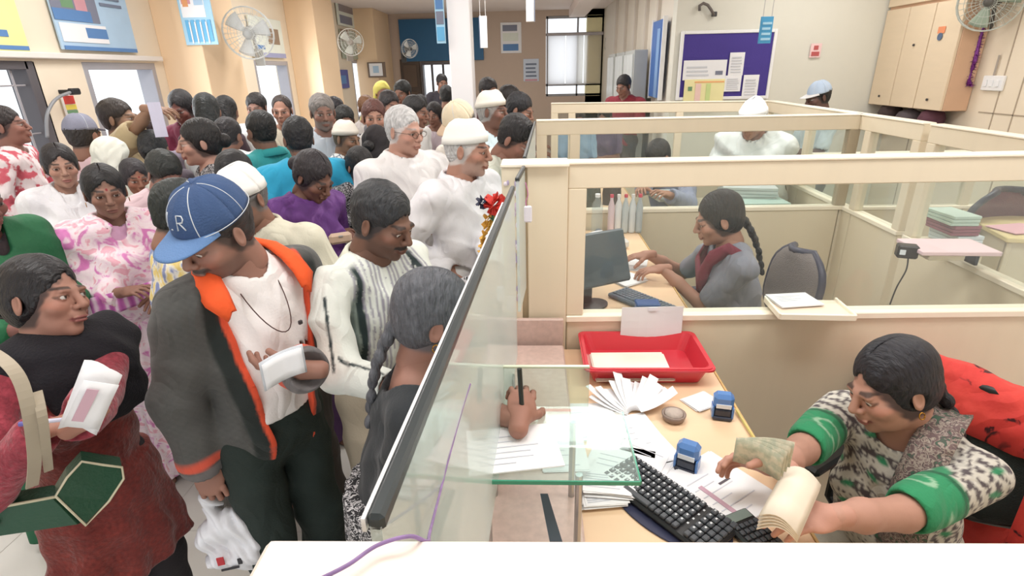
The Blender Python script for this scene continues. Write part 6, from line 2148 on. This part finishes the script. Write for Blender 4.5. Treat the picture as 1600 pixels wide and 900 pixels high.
P31 = person('woman in profile facing left with dark hair tied back and a black dress', 303, 186, 2.95, rel=-82, hp=6, lod=1, fem=True, skin=(186, 138, 118), hair='bun', hcol=(36, 32, 32), topname='dress', top=dict(mat=skirtm, sleeve=.8, hem=.5), lip=(150, 80, 76))
P32 = person('dark haired person in mauve beneath the raised arm', 224, 182, 3.95, rel=170, hp=10, lod=1, skin=SK3, hair='short', hcol=(62, 40, 44), topname='shirt', top=dict(rgb=(140, 130, 146), sleeve=.9, hem=.84))
P33 = person('small dark haired person behind the headscarf and the woman in profile', 234, 204, 3.4, rel=160, hp=10, lod=1, fem=True, skin=SK3, hair='bun', hcol=(44, 48, 52), topname='blouse', top=dict(rgb=(90, 80, 90), sleeve=.9, hem=.8))
P34 = person('woman with an orange scarf peering from behind the pink sari woman', 204, 249, 3.05, rel=12, hp=10, lod=1, fem=True, skin=(150, 98, 76), hair='bun', hcol=(60, 56, 60), topname='blouse', top=dict(rgb=(216, 112, 52), sleeve=.8, hem=.8), bindi=True)
P35 = person('dark haired person with bowed head directly behind the blue baseball cap', 250, 240, 2.72, rel=20, hp=34, lod=1, skin=(160, 112, 96), hair='short', hcol=(46, 50, 48), topname='shirt', top=dict(rgb=(226, 200, 206), sleeve=.9, hem=.84), sw=.16)
P36 = person('person with dark green tinted hair just above the blue cap', 276, 284, 1.80, rel=100, hp=20, lod=1, skin=SK3, hair='short', hcol=(40, 48, 46), topname='shirt', top=dict(mat=ramp_mat('floral_blue', 'noise', [(0, (96, 104, 160)), (.45, (140, 150, 190)), (.52, (230, 226, 214)), (.6, (232, 206, 120)), (1, (224, 220, 220))], scale=20), sleeve=.9, hem=.84), sw=.14, wide=.85)
P37 = person('woman with parted black hair seen from behind above the white boat cap', 361, 235, 2.42, rel=165, hp=10, lod=1, fem=True, skin=SK3, hair='bun', hcol=(36, 34, 38), topname='blouse', top=dict(rgb=(236, 236, 238), sleeve=.8, hem=.8))
P38 = person('person in a loose white shirt between the long haired woman and the teal shirt', 352, 186, 3.7, rel=150, hp=24, lod=1, skin=SK3, hair='short', hcol=(56, 52, 56), topname='shirt', top=dict(rgb=(236, 240, 240), sleeve=1.6, hem=.8, t=.035), wide=1.15)
P6 = person('young woman in a white wrap looking at the camera at the left', 84, 225, 2.8, rel=2, hrel=2, hp=4, lod=0, fem=True, skin=(172, 128, 108), hair='bun', hcol=(42, 36, 38), topname='tunic', top=dict(rgb=(230, 230, 232), sleeve=1.8, hem=.5, t=.02), more=drape(cloth((232, 232, 236)), .028, .95, name='shawl', label='white wrap', seed=3), earring=True, lip=(150, 90, 86))
P7 = person('woman in a dark green sari cut off by the left edge', -62, 262, 1.85, rel=30, hp=12, lod=1, fem=True, skin=(130, 80, 70), hair='bun', hcol=(40, 34, 36), topname='blouse', top=dict(rgb=(52, 40, 44), sleeve=.8, hem=.95), bottom=('skirt', (40, 96, 68)), more=drape(M('green_sari', (34, 104, 66), rough=.7, var=.35, scale=7, bump=.3), .03, .85, name='sari', label='dark green sari', seed=8), wide=1.1)
P39 = person('person in pink and red clothes at the far left below the barred window', 0, 166, 3.5, rel=70, hp=-4, lod=1, skin=(150, 100, 84), hair='short', hcol=(60, 50, 50), topname='shirt', top=dict(mat=ramp_mat('pink_red_print', 'noise', [(0, (176, 50, 70)), (.44, (206, 96, 110)), (.5, (236, 222, 224)), (1, (240, 236, 236))], scale=14), sleeve=1.7, hem=.7))
far = [('dark haired person at the back beside a yellow headscarf', 627, 126, 6.2, -30, 'short', (34, 36, 34), (150, 140, 120), None, None),
       ('person in a yellow headscarf at the back of the crowd', 596, 128, 6.9, 20, None, BLK, (196, 190, 110), 'scarf', (214, 204, 110)),
       ('dark haired man in grey behind the young man with dark brows', 607, 142, 5.2, 30, 'short', (50, 44, 46), (110, 108, 112), None, None),
       ('dark haired person in white behind the white haired man', 648, 150, 4.6, 60, 'short', (42, 40, 42), (226, 224, 222), None, None),
       ('dark figure standing in the far doorway', 690, 116, 9.5, 15, 'short', (38, 34, 38), (50, 46, 54), None, None),
       ('person with bushy dark hair in the doorway before the column', 697, 134, 7.0, 170, 'short', (36, 36, 38), (44, 52, 56), None, None),
       ('person in pink clothes just left of the cream cap', 677, 160, 5.6, -20, 'bun', (40, 36, 38), (206, 190, 196), None, None),
       ('dark haired person right behind the white column', 763, 122, 6.0, 40, 'short', (52, 48, 50), (120, 90, 96), None, None),
       ('person with black hair near the tall glass post', 797, 134, 5.2, 80, 'short', (48, 44, 46), (150, 128, 116), None, None),
       ('brown haired person left of the bright blue shirt, far back', 571, 150, 5.6, 10, 'short', (120, 84, 72), (214, 208, 204), None, None),
       ('dark haired person right of the grey bearded man', 522, 152, 5.5, 30, 'short', (44, 42, 48), (170, 168, 190), None, None),
       ('black haired person in dark brown before the brown door leaf', 655, 148, 7.4, -150, 'long', (34, 32, 32), (58, 46, 40), None, None)]
for lb, x, y, Y, rl, hr_, hc_, tc, ht_, htc in far:
    person(lb, x, y, Y, rel=rl, hp=12, lod=2, fem=hr_ in ('bun', 'long'), skin=SK3, hair=hr_, hcol=hc_, hat=ht_, hatcol=htc, topname='shirt', top=dict(rgb=tc, sleeve=.9, hem=.84))
for p_ in PEOPLE:
    print('PERSON', *p_)
# ------------------------------------------------------------------ things people hold or wear, small things at the back
def in_hand(P, which='l', up=.05, fwd=0.0):
    """a point in front of a person's palm"""
    R, J, s = P
    M_ = np.array(Matrix.Rotation(R.rotation_euler.z, 3, 'Z'))
    w = J['w'+which]
    d = nrm(w-J['e'+which])
    return np.array(R.location)+M_@((w+d*.09*(1))*s)+np.array([0, 0, up])
def look(dv):
    """rotation whose local -Y looks back at the camera from a point"""
    return atan2(-dv[0], dv[1])

# booklet and pen of the red sweater woman
p = at(140, 630, z=1.26)
bk = thing('booklet', 'white folded booklet held by the woman in the red sweater', 'booklet', p, radians(40))
bk.rotation_euler = (0, radians(32), radians(40))
def book(m):
    for k, (a0, w) in enumerate(((.0, .05), (.25, .05))):
        G = [[(-.034+.068*u, -.004+sin(a0)*v*w*2+.004*k, -.06+.13*v+.012*sin(u*3+k)) for v in np.linspace(0, 1, 7)] for u in np.linspace(0, 1, 7)]
        m.grid(G, ppal, .002)
    m.grid([[(-.030+.060*u, -.011-.02*v, -.05+.11*v) for v in np.linspace(0, 1, 5)] for u in np.linspace(0, 1, 5)], ppal, .0015)
part('pages', bk, book, True)
part('cover_stripe', bk, lambda m: m.grid([[(-.02+.02*u, -.0145-.02*v, -.035+.08*v) for v in np.linspace(0, 1, 4)] for u in (0, 1)], M('stripe_pink', (214, 176, 190), rough=.7), .0012))
pn = thing('pen', 'white and violet pen between the fingers of the woman in the red sweater', 'pen', at(88, 657, z=1.235))
part('barrel', pn, lambda m: m.tube([(-.045, -.012, .002), (.045, .014, -.002)], .0045, M('pen_pale', (206, 206, 226), rough=.3), 8))
part('pen_cap', pn, lambda m: m.tube([(-.045, -.012, .002), (-.062, -.017, .003)], .0052, M('pen_violet', (92, 86, 160), rough=.3), 8))

# green handbag and its straps
hbp = at(75, 770, z=.98)
hg = thing('handbag', 'dark green shoulder bag with cream piping against the red sweater', 'handbag', hbp, look(hbp)-.15)
gleat = M('green_leather', (34, 76, 56), rough=.4, bump=.2, bscale=120)
pipe_ = M('cream_piping', (214, 206, 178), rough=.5)
_kb = float((np.array(hbp)-CAMLOC)@FW)/FPX
def bpx(x, y, d=0.0):
    return ((x-75)*_kb, d, -(y-770)*_kb*1.06)
def slab(m, pts, mat):
    """a padded leather panel: outline points with front depth, extruded back"""
    n = len(pts)
    c = Vector((sum(p[0] for p in pts)/n, 0, sum(p[2] for p in pts)/n))
    rings = []
    for k, dy in ((.94, -.004), (1.0, .004), (1.0, .045), (.94, .055)):
        rings.append([Vector((c.x+(p[0]-c.x)*k, p[1]+dy, c.z+(p[2]-c.z)*k)) for p in pts])
    vs = [q for r_ in rings for q in r_]
    fs = [(i*n+j, i*n+(j+1) % n, (i+1)*n+(j+1) % n, (i+1)*n+j) for i in range(3) for j in range(n)]
    fs += [tuple(range(n-1, -1, -1)), tuple(3*n+j for j in range(n))]
    m.add(vs, fs, mat)
LP_ = [bpx(-60, 752, .02), bpx(0, 762, .01), bpx(84, 772, -.02), bpx(100, 834, -.02), bpx(0, 812, .01), bpx(-60, 800, .02)]
RP_ = [bpx(84, 770, -.022), bpx(104, 748, -.02), bpx(127, 734, -.01), bpx(150, 756, .0), bpx(171, 776, .012), bpx(168, 797, .012), bpx(140, 822, .0), bpx(104, 838, -.022)]
part('bag_body', hg, lambda m: slab(m, LP_, gleat))
part('end_panel', hg, lambda m: slab(m, RP_, gleat))
part('piping', hg, lambda m: m.tube([Vector(p)+Vector((0, -.004, 0)) for p in RP_], .0030, pipe_, 6, closed=True), True)
part('piping', hg, lambda m: m.tube([Vector(p)+Vector((0, -.004, 0)) for p in LP_[:3]], .0034, pipe_, 6), True)
part('buckle', hg, lambda m: m.box(Vector(bpx(2, 786, -.004)), (.030, .012, .022), pipe_, bev=.004))
def strap_pts(pix):
    return [Vector(at(x, y, z=z)-hbp) for x, y, z in pix]
def flat_band(m, pts, w, mat, side=(.7, .7, 0)):
    pts = curve_pts(pts, 5)
    Rz_ = Matrix.Rotation(-hg.rotation_euler.z, 3, 'Z')
    sd = Vector(side).normalized()*w/2
    m.grid([[Rz_ @ (p_-sd), Rz_ @ p_, Rz_ @ (p_+sd)] for p_ in pts], mat, .004)
part('strap', hg, lambda m: flat_band(m, strap_pts(((-30, 540, 1.40), (10, 566, 1.395), (34, 600, 1.36), (48, 660, 1.28), (54, 720, 1.17), (50, 760, 1.06))), .022, M('beige_strap', (170, 158, 138), rough=.6)))
part('strap', hg, lambda m: flat_band(m, strap_pts(((58, 612, 1.33), (66, 650, 1.29), (72, 700, 1.20), (76, 735, 1.10))), .016, MATS['beige_strap']))

# passbook of the man in the cap
pb_ = at(447, 578, z=1.225)
pk = thing('passbook', 'pale grey passbook held open by the man in the blue cap', 'passbook', pb_, look(pb_)+.1)
part('cover', pk, lambda m: m.grid([[(-.055+.10*u, -.01+.012*sin(u*3), -.035+.075*v+.02*u) for v in np.linspace(0, 1, 5)] for u in np.linspace(0, 1, 8)], M('passbook_grey', (206, 210, 216), rough=.5), .004), True)
part('pages', pk, lambda m: m.grid([[(-.050+.09*u, -.016+.014*sin(u*3), -.030+.066*v+.018*u) for v in np.linspace(0, 1, 5)] for u in np.linspace(0, 1, 8)], ppal, .004), True)
# carrier bag
cb0 = at(345, 800, z=.66)
cbg = thing('carrier_bag', 'crumpled white plastic carrier bag hanging from the hand of the man in the cap', 'plastic bag', cb0, .3)
X = Sdf()
X.ell((.0, 0, -.10), (.075, .055, .11))
X.ell((.045, -.02, -.14), (.055, .05, .09), k=.03)
X.cap((-.03, 0, .06), (-.015, 0, -.06), .014, .045, k=.03)
X.off(folds(random.Random(5), .012, 1.7))
X.off(lambda P: .006*np.abs(np.sin(P[:, 0]*120+P[:, 2]*60))-.003)
P_, F_ = surfnet(X, (-.16, -.14, -.30), (.18, .14, .12), .006, 1)
wb = np_mesh('bag_body', P_, F_, [M('white_plastic_bag', (232, 234, 240), rough=.35, var=.05)], cbg)
part('print', cbg, lambda m: [m.box((x, -.072, z+.03), (w, .004, h), mt_, bev=.001) for x, z, w, h, mt_ in ((-.01, -.15, .020, .03, M('print_red', (190, 50, 60))), (.04, -.165, .012, .022, M('print_black', (50, 50, 56))), (.01, -.185, .05, .008, MATS['print_black']))])

# banknotes and paper of the front cashier
n0 = at(1183, 718, z=1.115)
bn = thing('banknote', 'greenish banknotes held up between the fingers of the front cashier', 'banknotes', n0, look(n0)-.25)
def notes(m):
    nm_ = ramp_mat('banknote_print', 'noise', [(0, (150, 158, 140)), (.45, (186, 188, 166)), (.55, (206, 200, 178)), (1, (226, 218, 196))], scale=70, wrinkle=0)
    for k in range(4):
        m.grid([[(-.048+.096*u+.004*k, .003*k+.01*sin(u*3), -.03+.062*v+.012*k*u) for v in np.linspace(0, 1, 4)] for u in np.linspace(0, 1, 9)], nm_, .0012)
part('notes', bn, notes, True)
n1 = at(1232, 800, z=1.05)
pq = thing('paper_bundle', 'folded bundle of cream slips in the other hand of the front cashier', 'papers', n1, radians(-38))
def bun(m):
    for k in range(5):
        m.grid([[(-.035+.07*u, -.085+.17*v, .006*k+.028*abs(sin(u*2.6+.1*k))) for v in np.linspace(0, 1, 4)] for u in np.linspace(0, 1, 9)], M('slip_cream', (234, 222, 204), rough=.7), .0015)
part('slips', pq, bun, True)
# pen of the writing woman
hp_ = at(812, 600, z=1.30)
pw = thing('pen', 'black pen upright in the hand writing at the glass shelf', 'pen', hp_)
part('barrel', pw, lambda m: m.tube([(0, .0, .035), (.004, -.01, -.05)], .005, M('pen_black', (26, 30, 30), rough=.3), 8))
part('tip', pw, lambda m: m.tube([(.004, -.01, -.05), (.005, -.012, -.065)], [.004, .001], MATS['steel'], 8))
# dark strip behind the ledge
s0 = at(850, 775, z=1.10)
ds = thing('plastic_strip', 'dark grey upright plastic strip rising behind the front ledge below the glass shelf', 'strip', (s0[0], s0[1], .99))
e0, e1 = at(850, 772, z=1.12)-np.array(ds.location), np.array([.045, -.16, .02])
part('strip', ds, lambda m: m.grid([[Vector(e0)*(1-t)+Vector(e1)*t+Vector((w*(.6+.8*t), 0, 0)) for w in (-.012, 0, .012)] for t in np.linspace(0, 1, 8)], M('strip_grey', (70, 80, 92), rough=.4), .010))

# fire point beside the windows
panel_left('safety_poster', 'small red and yellow safety poster between the two left windows', 'poster', 104, 122, 148, 180, M('poster_white', (240, 236, 232), rough=.6), [('red_head', .05, .95, .55, .95, M('safety_red', (224, 70, 60), rough=.6)), ('yellow_band', .05, .95, .28, .52, M('safety_yellow', (236, 214, 90), rough=.6)), ('green_band', .05, .95, .1, .25, pgrn)])
hs = [at(x, y, X=XL+.12) for x, y in ((116, 143), (105, 146), (90, 153), (79, 166), (73, 185), (74, 215))]
hz = thing('hose', 'grey hose arching off a black nozzle on the wall above the grey cap', 'hose', hs[0])
part('hose', hz, lambda m: m.tube(curve_pts([q-hs[0] for q in hs]), .012, M('hose_grey', (140, 142, 146), rough=.4), 8), True)
part('nozzle', hz, lambda m: (m.box((0, 0, 0), (.05, .09, .05), blackp, bev=.01), m.box((-.07, 0, 0), (.12, .03, .03), blackp, bev=.004)))
# paper held up by the raised arm person
r_p = at(247, 190, Y=3.32)
pf = thing('form', 'pale sheet held up under the raised arm near the second window', 'paper', r_p, .3)
part('sheet', pf, lambda m: m.grid([[(-.035+.07*u, .006*sin(u*3), -.09+.20*v) for v in np.linspace(0, 1, 5)] for u in np.linspace(0, 1, 5)], M('paper_lilac', (214, 212, 232), rough=.7), .002))
# phone of the purple blouse woman
ph0 = at(532, 372, z=1.20)
pp_ = thing('purse', 'small pale purse in the hands of the purple blouse woman', 'purse', ph0, .5)
part('purse_body', pp_, lambda m: m.box((0, 0, 0), (.10, .03, .05), M('purse_beige', (196, 170, 150), rough=.5), bev=.012))
part('clasp', pp_, lambda m: m.box((0, -.017, .012), (.02, .006, .010), MATS['steel'], bev=.002))
# dark bags and boxes seen through the second partition glass, at the far left of the third cubicle
for i, (px, py, Y, sz, c, lb) in enumerate(((915, 320, 3.75, (.20, .16, .26), (64, 72, 66), 'dark green bag on the third desk behind the glass'), (955, 322, 3.95, (.13, .12, .24), (70, 64, 66), 'dark box beside the green bag on the third desk'))):
    p = at(px, py, Y=Y)
    t = thing('office_bag', lb, 'bag', (p[0], Y, .957), radians(10*i), 'bags on the third desk')
    part('bag_body', t, lambda m: m.lathe([(.02, 0), (sz[0]*.5, .0), (sz[0]*.54, sz[2]*.3), (sz[0]*.46, sz[2]*.8), (sz[0]*.2, sz[2]), (.01, sz[2])], M('bag_%d' % i, c, rough=.6, bump=.3, wrinkle=.5), n=20, sy=.7), True)
    part('handle', t, lambda m: m.tube([(-.05, 0, sz[2]-.01), (-.03, 0, sz[2]+.05), (.03, 0, sz[2]+.05), (.05, 0, sz[2]-.01)], .006, darkm, 6))
# standing strips of coloured packets left of the bottle
for i in range(5):
    p = at(955+11*i, 318, Y=3.22)
    t = thing('bottle', ['tall clear bottle with a pink label first from the left on the ledge', 'white bottle second from the left on the ledge', 'clear bottle in the middle of the row on the ledge', 'pale bottle fourth from the left on the ledge', 'small bottle at the right end of the row on the ledge'][i], 'bottle', (p[0], 3.2, .957), 0, 'bottles by the third partition')
    part('bottle', t, lambda m: m.lathe([(.018, 0), (.020, .01), (.020, .16+.01*(i % 2)), (.009, .20), (.009, .215)], M('bottle_%d' % i, [(226, 206, 214), (228, 230, 232), (196, 206, 210), (216, 222, 226), (180, 190, 196)][i], rough=.3), n=14), True)
    part('bottle_cap', t, lambda m: m.lathe([(.011, .214), (.011, .232), (.001, .233)], [M('cap_pink', (214, 90, 110)), M('cap_white2', (236, 236, 236))][i % 2], n=12))
